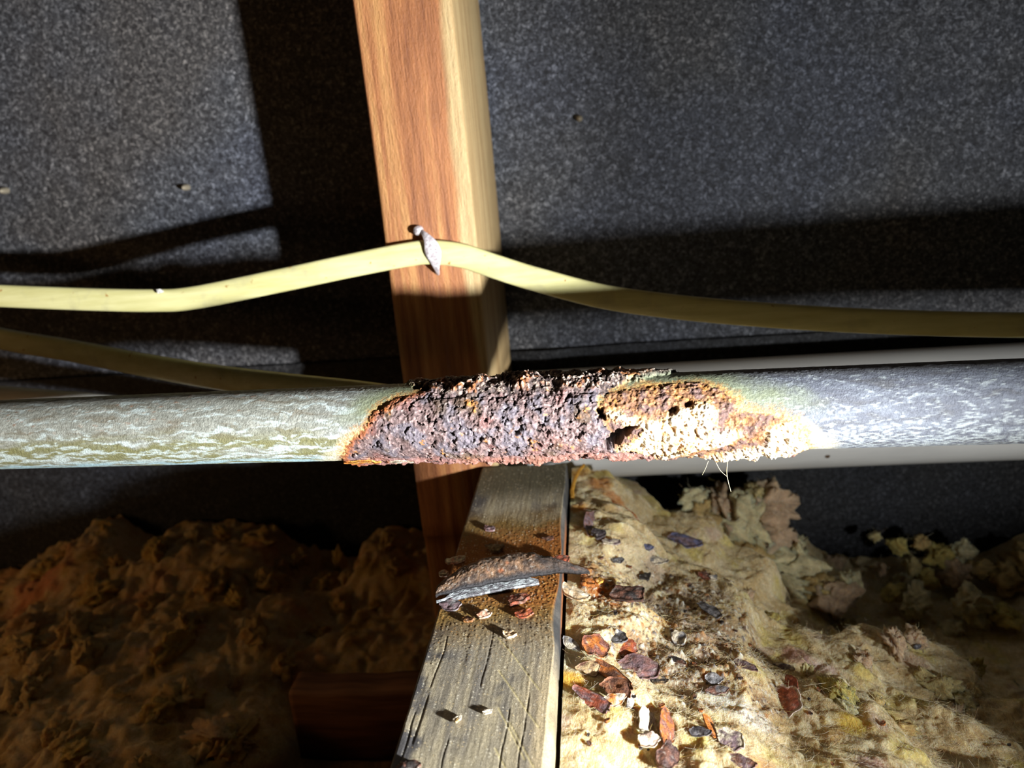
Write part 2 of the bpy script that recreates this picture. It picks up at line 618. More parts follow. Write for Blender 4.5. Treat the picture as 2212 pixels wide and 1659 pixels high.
# ------------------------------------------------------------------ nogging low on the left
m = NT('dark_brown_nogging', 0.7, 0.25)
f = m.noise(m.coords((0.08, 1, 1)), 260, 4)
m.base(m.ramp(f, [(0.3, lin(92, 58, 36)), (0.7, lin(140, 94, 58))]))
m.bump(f, 0.0004)
xs_ = np.linspace(-160, -63.5, 40)
prof = [(302, -289.5), (302, -251.5), (302.8, -250.2), (304, -249.8), (318, -249.8), (319, -251), (319, -289.5)]
V = np.array([[[x, y + .5 * math.sin(x * .11), z + .4 * math.sin(x * .23)] for (y, z) in prof] for x in xs_])
q = grid_quads(len(xs_), len(prof), close_m=True)
nq = len(prof)
ends = [[0, 1, 2, 3], [0, 3, 4, 6], [4, 5, 6, 6][:3] + [6]]
tri = [[0, k, k + 1] for k in range(1, nq - 1)] + [[(len(xs_) - 1) * nq, (len(xs_) - 1) * nq + k + 1, (len(xs_) - 1) * nq + k] for k in range(1, nq - 1)]
link('timber_nogging', raw_mesh('nogging', V, q, tri), m.mat,
     label='dark brown timber block on edge left of the joist, half under wool', cat='timber block')

# ------------------------------------------------------------------ white plastic pipe behind
m = NT('white_plastic', 0.38, 0.45)
f = m.noise(m.coords((0.25, 1, 1)), 60, 4)
m.base(m.ramp(f, [(0.3, lin(205, 205, 202)), (0.7, lin(226, 226, 222))]))
xs_ = np.linspace(-105, 560, 60)
path = np.stack([xs_, 430 + 0 * xs_, -163 + .4 * np.sin(xs_ / 90)], -1)
pv = link('plastic_pipe', tube_mesh('pvc', tube(path, np.full(60, 32.6), 64)), m.mat,
          label='thick smooth white plastic pipe running behind the rusty metal pipe', cat='pipe')
pp = atY(1790, 988, 399.5)
m2 = NT('brown_speck', 0.8, 0.1)
m2.b.inputs['Base Color'].default_value = (*lin(96, 78, 62), 1)
a = np.linspace(0, 2 * np.pi, 12, endpoint=False)
# a dirt speck stuck on the plastic
ang = math.asin((pp[2] + 163) / 32.6) if abs(pp[2] + 163) < 32 else 0
yc = 430 - 32.6 * math.cos(ang)
V = np.array([[pp[0] + 1.3 * math.cos(t) * r, yc - .35 * (1 - r), pp[2] + 1.3 * math.sin(t) * r] for r in (1, .6, .1) for t in a])
link('dirt_speck', raw_mesh('speck', V, grid_quads(3, 12, close_m=True), [[24, 24 + k, 25 + k] for k in range(1, 11)]), m2.mat, pv,
     'small brown dirt speck')

# ================================================================== rusty metal pipe
PA, PB = np.array([-190, 258.7, -91.9]), np.array([170, 240.4, -91.6])
AX = (PB - PA) / np.linalg.norm(PB - PA)
PR = 13.45
POLY = {
    'main': [[-91.1, -16.5], [-86.4, -7.3], [-79.4, -2.2], [-75.8, 3.5], [-67.9, 8.4], [-60.1, 11.1], [-63.3, 19.2], [-58.0, 24], [9.2, 24], [8.2, 11.5], [1.0, 6.7], [-0.8, 1.8], [3.7, -5.7], [5.1, -13.0], [22.1, -11.2], [20.3, -24], [-31.7, -26], [-64.9, -26], [-85.5, -24]],
    'right': [[4.2, 7.5], [13.6, 9.0], [24.4, 10.1], [32.1, 10.6], [38.8, 7.5], [43.5, 2.6], [44.5, -0.2], [54.0, -1.6], [59.8, -3.4], [63.3, -7.7], [66.6, -14.6], [65.6, -24], [0.1, -24], [3.6, -9.4], [-0.8, 1.0]],
    'cream1': [[1.1, 0.9], [7.9, 1.5], [12.4, -1.8], [19.4, -2.1], [27.2, 1.6], [34.8, 2.9], [38.5, -0.3], [37.5, -5.1], [46.4, -7.1], [40.2, -13.2], [21.9, -20.5], [12.8, -17.0], [5.0, -13.8], [9.8, -8.6], [13.8, -5.1], [5.4, -2.7]],
    'cream2': [[52.3, -6.4], [59.8, -3.4], [64.0, -8.6], [66.6, -16.5], [60.6, -21.5], [39.9, -23], [31.0, -22], [43.1, -14.9], [52.1, -12.5]],
    'hole1': [[1.7, -9.3], [6.1, -4.9], [12.8, -3.9], [8.3, -7.6], [6.6, -11.7], [2.2, -13.1]],
    'hole2': [[-0.8, 1.8], [1.6, 2.2], [2.0, -1.5], [0.4, -0.6]],
    'crack': [[20.4, -17.7], [26.6, -13.1], [41.7, -12.8], [41.9, -14.6], [28.1, -14.6], [21.9, -20.5]],
    'crust': [[-67.6, 18.3], [-58.9, 26], [29.2, 26], [23.0, 16.6], [9.0, 11.5], [2.6, 7.6], [-14.8, 8.8], [-34.4, 8.3], [-51.0, 8.5], [-59.3, 11.8]],
}
TH0 = math.radians(20.2)
srow = np.concatenate([np.arange(-520, -290, 6.0), np.arange(-290, -112, 1.0), np.arange(-112, 76, 0.27), np.arange(76, 190, 1.0), np.arange(190, 460, 6.0)])
thf = np.concatenate([np.linspace(-105, 105, 240), np.linspace(105, 255, 46)[1:-1]]) * math.pi / 180
S, TH = np.meshgrid(srow, thf, indexing='ij')
ED = np.cross([1, 0, 0], AX)
FR = -np.array([0, math.cos(TH0), -math.sin(TH0)])          # towards the camera
FR -= AX * (FR @ AX); FR /= np.linalg.norm(FR)
UPV = np.cross(FR, AX); UPV /= np.linalg.norm(UPV)
if UPV[2] < 0:
    UPV = -UPV
base = PA + AX * ((S - PA[0]) / AX[0])[..., None]
DIR = np.cos(TH)[..., None] * FR + np.sin(TH)[..., None] * UPV
P0 = base + DIR * PR
Wc = PR * np.where(np.abs(TH) <= math.pi / 2, TH, np.sign(math.pi - TH) * (math.pi - np.abs(np.mod(TH, 2 * math.pi)) if False else math.pi / 2 * 1.0))
Wc = np.where(TH > math.pi / 2, PR * (math.pi - TH), np.where(TH < -math.pi / 2, PR * (-math.pi - TH), Wc))
fine = (S > -120) & (S < 84)


def sub(fn, default=0.0):
    out = np.full(S.shape, default)
    out[fine] = fn(P0[fine])
    return out


nA = sub(lambda p: fbm(p / 4.5, 4, 61))
nB = sub(lambda p: fbm(p / 1.3, 4, 62, 0.6))
nC = sub(lambda p: fbm(p / 11, 3, 63))
nR = sub(lambda p: billow(p / 2.6, 4, 64, 0.55))
w1, wv1 = np.ones(S.shape), np.zeros(S.shape)
w1[fine], wv1[fine] = worley(P0[fine] / 2.1 + .25 * nB[fine][:, None], 65)
w2, wv2 = np.ones(S.shape), np.zeros(S.shape)
w2[fine], wv2[fine] = worley(P0[fine] / 0.95, 66)
warp = 1.5 * nA + 1.5 * nB
D = {k: np.full(S.shape, 50.0) for k in POLY}
for k, pl in POLY.items():
    D[k][fine] = sdf(pl, S[fine] + 0.8 * nA[fine], Wc[fine]) + (0.5 if 'hole' in k or k == 'crack' else 1.0) * warp[fine]
rust = ss(.5, -.5, np.minimum(D['main'], D['right']))
main = ss(.5, -.8, D['main'])
rgt = ss(.5, -.8, D['right']) * (1 - main)
crm = ss(.7, -1.3, np.minimum(D['cream1'], D['cream2']) + 1.4 * nB + .9 * nA)
hole = np.maximum(ss(.35, -.35, D['hole1']), ss(.3, -.3, D['hole2']))
crk = ss(.25, -.3, D['crack'] + .5)
crust = ss(.4, -.8, D['crust'])
# displacement in mm
h = 0.05 * nB
rg = .22 + .58 * ss(-.35, .35, nC + .5 * ss(-60, -20, S) - .35 * ss(-2, -12, Wc) * ss(-40, -70, S))
h += main * (0.35 + .9 * nC + rg * (.75 * nA + 0.6 * nB + 0.45 * (0.55 - w1) + .30 * (0.5 - w2) + .25 * nR))
h += rgt * (0.15 + .7 * nA + .5 * nB + .35 * (.55 - w1) + .2 * nR)
h += crust * ss(7.5, 13, Wc + 2.5 * nC + 2 * nA) * (1.3 + 1.3 * nC + .8 * nA + .15 * nR + .3 * nB)
bot = ss(-17.0, -20.5, Wc) * ss(-95, -88, S) * ss(70, 60, S)
h += bot * rust * (1.2 + 1.3 * nA + .8 * nC + .2 * nB)
h += crm * (0.8 + 1.0 * nA + .8 * nC + 0.45 * (0.6 - w2) + .3 * (.6 - w1) + .6 * nB)
# scattered pits in the scale
pit = ss(.62, .8, w1) * (wv1 > .66) * main
h -= 1.5 * pit
for (ps, pw, pr) in [(-38, -13.8, 1.3), (-27, -5.0, 1.0), (-20, -10, .9), (-62, 14.5, 1.6), (-58.5, 12.6, 1.6), (-47, 13.5, 1.4), (-44, 11.5, 1.0), (24, 0.8, 1.4), (29, 2.6, 1.2)]:
    g = np.exp(-(((S - ps) / (pr * 1.3)) ** 2 + ((Wc - pw + .5 * nB) / pr) ** 2))
    pit = np.maximum(pit, ss(.3, .7, g)); h -= 2.2 * ss(.25, .75, g)
slit = np.exp(-((Wc - 7.6 + .9 * nA) / .45) ** 2) * ss(-58, -52, S) * ss(6, 0, S)
h -= .4 * slit * ss(-.2, .3, nC + nA)
slit2 = np.exp(-((Wc + 17.0 + .8 * nA + .4 * nB) / .4) ** 2) * ss(-78, -70, S) * ss(26, 20, S)
h -= .9 * slit2
h -= 5.0 * hole + 2.5 * crk
# zinc surface: thin film of oxide, pale crust flecks
Q_ = np.stack([S / 1.0, Wc, 0 * S], -1)
Q_ = Q_ + np.stack([5 * fbm(Q_ / [9, 7, 1], 3, 171), 2.0 * fbm(Q_ / [7, 5, 1], 3, 172), 0 * S], -1)
z1_ = fbm(Q_ / [16, 2.6, 1], 4, 71)
z2_ = fbm(Q_ / [2.4, 1.1, 1], 3, 72)
z3_ = fbm(Q_ / [40, 6, 1], 3, 73)
h += .05 * ss(.1, .3, z2_)
VV = P0 + DIR * h[..., None]
# colour
left = ss(-40, -110, S)
zR = mixc(lin(94, 98, 109), lin(114, 120, 131), ss(-.2, .5, z1_ + .4 * z2_))
zR = mixc(zR, lin(86, 84, 80), .4 * ss(.15, .5, -z1_ - .15 * z3_))
z5_ = fbm(Q_ / [1.2, .8, 1], 3, 79)
zR = mixc(zR, lin(200, 210, 210), .5 * ss(.0, .35, z5_ + .5 * z2_ + .35 * ss(2, -12, Wc) - .22 + .25 * z3_))
z4_ = fbm(Q_ / [9, 1.5, 1], 3, 74)
zL = mixc(lin(142, 144, 134), lin(168, 170, 160), ss(-.3, .4, z2_ + .3 * z1_))
zL = mixc(zL, lin(122, 112, 92), .6 * ss(.1, .4, -z1_ + .25 * z4_))
zL = mixc(zL, lin(126, 124, 76), .85 * ss(1, -6, Wc + 3 * z3_) * ss(-.15, .2, .5 * z3_ - .4 * z1_ + .1))
zL = mixc(zL, lin(206, 220, 218), .75 * ss(.0, .3, z4_ + .5 * z1_ + .4 * z5_ - .16 + .3 * ss(3, -15, Wc)))
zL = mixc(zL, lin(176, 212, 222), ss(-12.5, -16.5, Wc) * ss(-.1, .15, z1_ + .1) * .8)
zL = mixc(zL, lin(150, 96, 56), .7 * ss(.42, .55, z2_ + .3 * z3_) * ss(-4, 6, Wc))
zinc = mixc(zR, zL, left)  # left end brightened, right end darkened in colour to balance the torch light
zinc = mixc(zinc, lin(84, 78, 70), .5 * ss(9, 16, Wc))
zinc = mixc(zinc, lin(126, 134, 100), ss(14, 3, np.minimum(D['main'], D['right']) + 2 * nC) * ss(-4, 5, Wc) * .8)
dmr = np.minimum(D['main'], D['right'])
halo = ss(7, .5, dmr + 3.5 * nC + 1.6 * nA + .6 * (Wc + 9))
zinc = mixc(zinc, lin(216, 208, 178), halo * (.55 + .45 * ss(-.3, .3, nB)))
n6 = sub(lambda p: fbm(p / 6.0, 3, 75)); n9 = sub(lambda p: fbm(p / 8.0, 3, 77)); nF = sub(lambda p: fbm(p / .62, 2, 78))
rim = ss(3.6, .0, dmr + 1.5 * nB + .8 * nA) * ss(-.5, .2, nB + nF + .35)
zinc = mixc(zinc, mixc(lin(168, 112, 56), lin(206, 172, 104), ss(-.3, .4, nF + nB)), rim * .9)
dk = mixc(lin(92, 76, 76), lin(150, 128, 126), ss(-.5, .5, nB + .4 * nF))
dk = mixc(dk, lin(112, 110, 122), .8 * ss(.0, .3, n9 + .25 * nA))
dk = mixc(dk, lin(142, 102, 98), .7 * ss(.18, .45, -n9 + .3 * nA + .1 * ss(-5, -15, Wc)))
dk = mixc(dk, lin(92, 74, 50), .7 * ss(.2, .5, nC + .3 * n6))
dk = mixc(dk, lin(206, 196, 192), .75 * ss(.25, .6, nF + .5 * nB))  # pale specks: wet sparkle painted into the rust colour
dk = mixc(dk, lin(196, 136, 66), ss(.30, .5, n6 + .12 * nF) * ss(-.3, .3, nB + nF))
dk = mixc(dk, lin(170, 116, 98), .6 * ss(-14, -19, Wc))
dk = mixc(dk, lin(60, 48, 46), .5 * ss(.3, .75, -nB - .3 * nF))
edge = ss(-3.6, -.4, D['main'] + .8 * nB) * ss(-38, -62, S)
dk = mixc(dk, lin(178, 100, 42), edge * .85)
og = mixc(lin(122, 82, 54), lin(170, 120, 78), ss(-.4, .5, nB + .4 * nF))
og = mixc(og, lin(112, 86, 82), .9 * ss(.05, .4, nA + .3 * nC + .15))
og = mixc(og, lin(196, 136, 66), .8 * ss(.2, .55, -nA + .3 * nB))
og = mixc(og, lin(220, 190, 140), .6 * ss(.3, .6, nF + .4 * nB))
cr = mixc(lin(214, 172, 108), lin(236, 226, 204), ss(-.5, .35, nB + .7 * nA + .2 + .5 * nF - .25 * ss(2.5, 0, -np.minimum(D['cream1'], D['cream2']))))
cr = mixc(cr, lin(206, 150, 78), ss(.15, .5, nA - nC * .5 - .3 * nB) * .8)
cr = mixc(cr, lin(150, 104, 66), .7 * ss(.62, .85, w1 - .2 * nB))
cr = mixc(cr, lin(170, 168, 176), ss(.45, .65, sub(lambda p: fbm(p / 5.0, 3, 76))) * .8)
ck = mixc(lin(64, 52, 48), lin(140, 112, 96), ss(-.2, .6, nB))
ck = mixc(ck, lin(184, 112, 54), .85 * ss(.12, .4, nA + .25 * nC))
ck = mixc(ck, lin(206, 192, 176), ss(.35, .7, nB + .3 * nR - .1) * .8)

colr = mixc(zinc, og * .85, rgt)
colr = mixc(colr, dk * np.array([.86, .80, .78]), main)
colr = mixc(colr, ck, crust * .85)
colr = mixc(colr, cr, crm)
colr = mixc(colr, lin(26, 20, 18), np.clip(.85 * pit + .9 * hole + .85 * crk + .3 * slit + .4 * slit2, 0, .95))
m = NT('galvanised_and_rust', 0.55, 0.5)
v = m.coords()
f = m.noise(v, 1500, 4, 0.7)
m.base(m.mix(m.attr(), m.ramp(f, [(0.3, 0.72), (0.7, 1.25)]), 1.0, 'MULTIPLY'))
m.bump(m.noise(v, 1900, 4, 0.75), 0.00028)
m.bump(m.noise(v, 700, 3, 0.6), 0.0003)
m.l(m.ramp(m.noise(v, 1100, 2), [(0.35, 0.75), (0.7, 0.36)]), m.b.inputs['Roughness'])
PIPEM = m.mat
n_, m_ = S.shape
pipe = empty('metal_pipe', 'grey galvanised metal pipe badly corroded and scabbed with rust in the middle', 'pipe')
link('pipe_body', raw_mesh('pipe', VV.reshape(-1, 3), grid_quads(n_, m_, close_m=True), None, colr), PIPEM, pipe)


def pipe_pt(s, w, off=0.0):
    b = PA + AX * ((s - PA[0]) / AX[0])
    t = w / PR
    return b + (math.cos(t) * FR + math.sin(t) * UPV) * (PR + off)


# ================================================================== flakes of scale
RUSTM = attr_mat('rust_scale', 0.6, 0.45, 800, 0.45, 1.5, 1300, 0.0005)


def flake_mesh(name, a, b, th, seed, c1, c2, curl=0.15, jag=0.22, rings=6, seg=34, warpz=0.1, rim=None):
    """an irregular broken chip, a by b mm, th mm thick, curled along its long side"""
    r_ = np.random.default_rng(seed)
    # broken outline: a random polygon with small chipped notches
    nk = r_.integers(5, 8)
    ka = np.sort((np.arange(nk) + r_.uniform(-.33, .33, nk)) * 2 * np.pi / nk + r_.uniform(0, 1))
    kr = r_.uniform(.82, 1.12, nk)
    an = np.linspace(0, 2 * np.pi, seg, endpoint=False)
    sup = np.min([k_r / np.maximum(np.cos(an - k_a), .05) for k_a, k_r in zip(ka, kr)], 0)
    out = np.clip(sup, .5, 1.5) * .95 * (1 + .6 * jag * np.convolve(np.tile(r_.normal(size=seg), 3), [.15, .7, .15], 'same')[seg:2 * seg])
    N = rings * 2 - 1
    g = np.linspace(-1, 1, N)
    Uq, Vq = np.meshgrid(g, g, indexing='ij')
    rho = np.maximum(np.abs(Uq), np.abs(Vq))
    ang = np.mod(np.arctan2(Vq, Uq), 2 * np.pi)
    ro = np.interp(ang, np.append(an, 2 * np.pi), np.append(out, out[0]))
    X = a / 2 * rho * ro * np.cos(ang)
    Y = b / 2 * rho * ro * np.sin(ang)
    P = np.stack([X, Y, 0 * X + seed], -1)
    Z = curl * b * (1 - (Y / (b / 2)) ** 2) * .5 + warpz * min(a, b) * fbm(P / (0.45 * max(a, b)), 2, seed % 40)
    rough = 0.55 * min(th, 1.6) * fbm(P / 2.2, 3, 80 + seed % 7)
    thk = th * (1 - .3 * rho ** 4)
    V = np.stack([np.stack([X, Y, Z + thk / 2 + rough], -1), np.stack([X, Y, Z - thk / 2 + .6 * rough], -1)])
    V[..., 2] -= V[..., 2].min()
    C = mixc(c1, c2, ss(-.2, .2, fbm(V / 2.4 + seed, 3, 81)))
    C = C * (.75 + .5 * ss(-.4, .4, fbm(V / 1.0 + seed, 2, 84)))[..., None]
    C = mixc(C, lin(206, 198, 186), .45 * ss(.2, .5, fbm(V / .9, 2, 83)))
    if rim is not None:
        C = mixc(C, rim, .75 * np.broadcast_to(rho > .85, C.shape[:-1]))
    n2 = N * N
    bd_ = [i * N for i in range(N)] + [(N - 1) * N + i for i in range(1, N)] + [i * N + N - 1 for i in range(N - 2, -1, -1)] + [i for i in range(N - 2, 0, -1)]
    rimq = [[bd_[i], bd_[(i + 1) % len(bd_)], bd_[(i + 1) % len(bd_)] + n2, bd_[i] + n2] for i in range(len(bd_))]
    me = raw_mesh(name, V.reshape(-1, 3) - np.array([0, 0, ZOFF]), np.vstack([grid_quads(N, N), grid_quads(N, N, off=n2)[:, ::-1], rimq]), None, C.reshape(-1, 3), smooth=False)
    me.materials.append(RUSTM)
    return me


def place(o, loc, rz, tx=0.0, ty=0.0):
    o.location = (loc[0] * MM, loc[1] * MM, (loc[2] + ZOFF) * MM)
    o.rotation_euler = (math.radians(tx), math.radians(ty), math.radians(rz))


BROWN, PURP, ORNG, DARK = lin(112, 74, 58), lin(118, 96, 100), lin(188, 108, 42), lin(48, 40, 38)
CREAM, GREY, BLUE, RED = lin(226, 212, 186), lin(120, 118, 120), lin(104, 110, 150), lin(150, 72, 46)
TAN = lin(190, 160, 118)

# --- the long canoe-shaped scale lying across the joist
big = empty('scale_shard', 'long curved shard of dark brown scale lying across the joist', 'rust scale')
p0 = np.array([-64.0, 243.5]); p1 = np.array([-7.0, 259.0])
L_ = np.linalg.norm(p1 - p0)
ex = (p1 - p0) / L_
ey = np.array([-ex[1], ex[0]])
nu, nv = 200, 60
u = np.linspace(0, 1, nu); vv = np.linspace(0, 1, nv)
U, Vt = np.meshgrid(u, vv, indexing='ij')
width = 19.0 * (np.sin(np.pi * np.clip(u, 0, 1) ** 0.85) ** 0.55) * (1 - .55 * ss(.62, .95, u))
jag = 1 + (.14 + .3 * ss(.55, .8, u)) * fbm(np.stack([u * 16, 0 * u, 0 * u], -1), 4, 91)
width = np.maximum(width * jag, .6)
P_ = np.stack([U * L_, Vt * 18, 0 * U], -1)
bend = 3.2 + 6.0 * np.sin(np.pi * np.clip(.08 + .92 * Vt, 0, 1)) * np.sin(np.pi * U) ** .6 - 1.5 * ss(.75, 1, U)
rough = .55 * fbm(P_ / 3.5, 3, 92) + .35 * fbm(P_ / 1.1, 3, 93) + .22 * (.5 - worley(P_ / 1.6, 94)[0])
hollow = ss(.72, .8, U) * (Vt > .75) * 2
for layer, (dz, y_in, nm, sc) in enumerate([(0, 0.0, 'upper_layer', 1.0), (-1.9, -1.5, 'lower_layer', .30)]):
    Yl = (Vt * sc * width[:, None]) + y_in + .5 * pn(np.stack([U * 20, 0 * U, 0 * U + layer], -1), 95)
    if layer == 0:
        Zl = bend + rough
    else:
        Zl = 1.2 + .8 * Vt + .35 * rough + .7 * np.sin(np.pi * U)
        Yl = (Vt * sc * width[:, None]) * ss(.03, .12, U) * ss(.72, .55, U) + y_in
    Tt = np.stack([p0[0] + ex[0] * U * L_ + ey[0] * Yl, p0[1] + ex[1] * U * L_ + ey[1] * Yl, JZ + Zl + .2], -1)
    Bt = Tt - np.array([0, 0, 1.0]) - np.array([0, -.3, 0]) * (Vt[..., None] < .02)
    if layer == 0:
        C = mixc(lin(70, 56, 48), lin(128, 98, 72), ss(-.5, .5, fbm(P_ / 3, 3, 96)))
        C = mixc(C, lin(160, 96, 60), ss(.2, .5, fbm(P_ / 5, 2, 97) + .25 * ss(.5, .9, Vt)))
        C = mixc(C, lin(176, 168, 156), .6 * ss(.15, .5, fbm(P_ / .9, 2, 98)))
        C = mixc(C, lin(46, 44, 46), ss(.12, .02, Vt))
        C = mixc(C, lin(38, 33, 32), .8 * ss(.60, .72, U + .1 * fbm(P_ / 4, 2, 100)))
    else:
        C = mixc(lin(110, 108, 112), lin(206, 214, 216), ss(-.2, .4, fbm(P_ / 2.5, 3, 99)))
        C = mixc(C, lin(84, 66, 58), ss(.62, .75, U))
    nl_ = nu if layer == 0 else int(.66 * nu)
    Tt, Bt, C = Tt[:nl_], Bt[:nl_], C[:nl_]
    k = nl_ * nv
    q = np.vstack([grid_quads(nl_, nv), grid_quads(nl_, nv, off=k)[:, ::-1]])
    i = np.arange(nl_ - 1)
    for col_ in (0, nv - 1):
        a_ = np.stack([i * nv + col_, (i + 1) * nv + col_, (i + 1) * nv + col_ + k, i * nv + col_ + k], 1)
        q = np.vstack([q, a_ if col_ else a_[:, ::-1]])
    link(nm, raw_mesh(nm, np.vstack([Tt.reshape(-1, 3), Bt.reshape(-1, 3)]), q, None,
                      np.vstack([C.reshape(-1, 3), (C * .5).reshape(-1, 3)])), RUSTM, big,  # undersides darkened in colour so the slot reads as shaded
         'silvery lip under the scale' if layer else None)

# ================================================================== insulation
WOOLM = NT('mineral_wool', 0.9, 0.12)
WOOLM.b.inputs['Subsurface Weight'].default_value = 0.6
WOOLM.b.inputs['Subsurface Radius'].default_value = (1.0, 0.62, 0.32)
WOOLM.b.inputs['Subsurface Scale'].default_value = 0.005
v = WOOLM.coords()
fibs = None
for k_, (rx, ry, rz) in enumerate([(0.3, 0.2, 0.4), (1.1, 0.4, 1.5), (0.5, 1.2, 2.4), (2.0, 0.7, 0.9)]):
    mp = WOOLM.coords((1, 0.24, 1), (rx, ry, rz))
    f_ = WOOLM.noise(mp, 1500, 2, 0.6, 0.6)
    f_ = WOOLM.ramp(f_, [(0.45, 0.0), (0.68, 1.0)])
    fibs = f_ if fibs is None else WOOLM.mix(fibs, f_, 1.0, 'LIGHTEN')
f1 = WOOLM.noise(v, 500, 4, 0.7, 1.0)
c = WOOLM.mix(WOOLM.attr(), WOOLM.ramp(f1, [(0.3, 0.78), (0.72, 1.15)]), 1.0, 'MULTIPLY')
WOOLM.base(WOOLM.mix(c, WOOLM.ramp(fibs, [(0.0, 0.84), (1.0, 1.14)]), 1.0, 'MULTIPLY'))
WOOLM.bump(f1, 0.0008)
WOOLM.bump(fibs, 0.00028)
WOOLM = WOOLM.mat
FIBM = attr_mat('wool_fibre', 0.6, 0.4, 500, 0.85, 1.2)

CTRL_R = np.array([(-15, 60, -170), (-15, 150, -168), (-15, 200, -169), (-15, 260, -170), (-12, 320, -171), (-10, 385, -172), (-10, 410, -184), (-10, 450, -215),
                   (6, 405, -190), (20, 178, -175), (30, 230, -182), (36, 290, -190), (44, 375, -202), (50, 415, -220), (44, 450, -242),
                   (62, 182, -187), (73, 222, -194), (80, 275, -208), (70, 360, -216), (89, 336, -229), (88, 400, -264), (106, 345, -262),
                   (112, 306, -220), (125, 302, -218), (104, 326, -246), (129, 318, -242), (138, 290, -224), (116, 236, -211), (114, 188, -203), (138, 260, -226), (156, 248, -220), (160, 200, -212),
                   (122, 350, -276), (150, 325, -280), (176, 290, -274), (150, 400, -282), (200, 440, -284), (200, 350, -284), (230, 280, -270),
                   (250, 200, -225), (300, 420, -265), (330, 300, -250), (330, 150, -200), (228, 108, -140), (205, 98, -145), (252, 108, -138), (285, 110, -138), (228, 70, -140), (228, 145, -165), (170, 110, -178), (120, 100, -180), (180, 60, -175), (330, 60, -150)], float)
CTRL_L = np.array([(-437, 450, -272), (-385, 450, -251), (-343, 450, -229), (-326, 450, -250), (-288, 450, -237), (-235, 450, -239), (-212, 450, -261), (-188, 450, -271), (-145, 450, -246),
                   (-122, 450, -253), (-500, 450, -265), (-560, 440, -262), (-400, 370, -262), (-330, 370, -250), (-270, 370, -250), (-210, 375, -255), (-160, 375, -266), (-112, 385, -268),
                   (-400, 300, -262), (-320, 300, -256), (-250, 300, -257), (-195, 300, -266), (-300, 250, -262), (-230, 245, -264), (-180, 250, -278), (-110, 325, -288), (-80, 350, -288),
                   (-80, 270, -290), (-120, 270, -290), (-150, 325, -286), (-150, 285, -288), (-90, 210, -290), (-160, 200, -282), (-300, 180, -266), (-450, 200, -262), (-540, 300, -262)], float)


def surf(ctrl, X, Y, pw=3.2, s=14.0):
    num = 0; den = 0
    for (cx, cy, cz) in ctrl:
        w = 1.0 / ((X - cx) ** 2 + (Y - cy) ** 2 + s * s) ** pw
        num = num + w * cz; den = den + w
    return num / den


def wool_relief(X, Y, Z, seed, dirv, amp=1.0):
    """lumps, folds and strands; offset along z plus sideways shift"""
    P = np.stack([X, Y, Z], -1)
    wv = np.stack([fbm(P / 26, 2, seed), fbm(P / 26, 2, seed + 5), fbm(P / 26, 2, seed + 9)], -1)
    Pw = P + 16 * wv
    d = np.array(dirv, float); d /= np.linalg.norm(d)
    along = Pw @ d
    Pa = Pw - .62 * along[..., None] * d
    b1 = np.sqrt(fbm(Pw / 17, 2, seed + 11, .4) ** 2 + .006) * 2.2
    b2 = np.sqrt(fbm(Pa / 6.5, 2, seed + 13, .45) ** 2 + .008) * 2.2
    b3 = billow(Pa / 2.3, 3, seed + 15, .6)
    hgt = amp * ((3.1 if seed == 200 else 4.6) * (b1 - .6) + (.95 if seed == 200 else 1.5) * (b2 - .55) + .16 * (b3 - .9) + 1.1 * fbm(Pw / 5.5, 3, seed + 18, .5) + .32 * fbm(P / 1.5, 2, seed + 19, .6) + 2.2 * fbm(Pw / 30, 2, seed + 17))
    return hgt, b1, b2, b3, wv


def wool_colour(P, b1, b2, b3, seed, warm=0.0):
    c1 = fbm(P / 22, 3, seed + 20); c2 = fbm(P / 9, 3, seed + 21); c3 = fbm(P / 2.2, 3, seed + 22)
    C = mixc(lin(204, 178, 130), lin(222, 203, 162), ss(-.4, .4, c2 + .4 * c3))
    C = mixc(C, lin(204, 182, 96), .75 * ss(.10, .5, c1 + .3 * c2))
    C = mixc(C, lin(178, 142, 84), ss(.2, .55, -c1 + .35 * c2) * .7)
    C = mixc(C, lin(202, 170, 152), ss(.32, .5, fbm(P / 17, 2, seed + 24)) * .6)
    C = mixc(C, lin(228, 218, 186), .45 * ss(.1, .5, c3 + .2 * b2 - .1))
    return C, c1, c2, c3


def blob(C, X, Y, cx, cy, r, c, k=1.0, n=0, stretch=(1, 1)):
    d = np.hypot((X - cx) / stretch[0], (Y - cy) / stretch[1]) / r
    return mixc(C, c, k * ss(1.25, .45, d + n))


def wool_grid(x0, x1, y0, y1, step, ctrl, seed, dirv, amp):
    xs = np.arange(x0, x1, step); ys = np.arange(y0, y1, step)
    X, Y = np.meshgrid(xs, ys, indexing='ij')
    Z = surf(ctrl, X, Y)
    hgt, b1, b2, b3, wv = wool_relief(X, Y, Z, seed, dirv, amp)
    return X, Y, Z, hgt, b1, b2, b3, wv


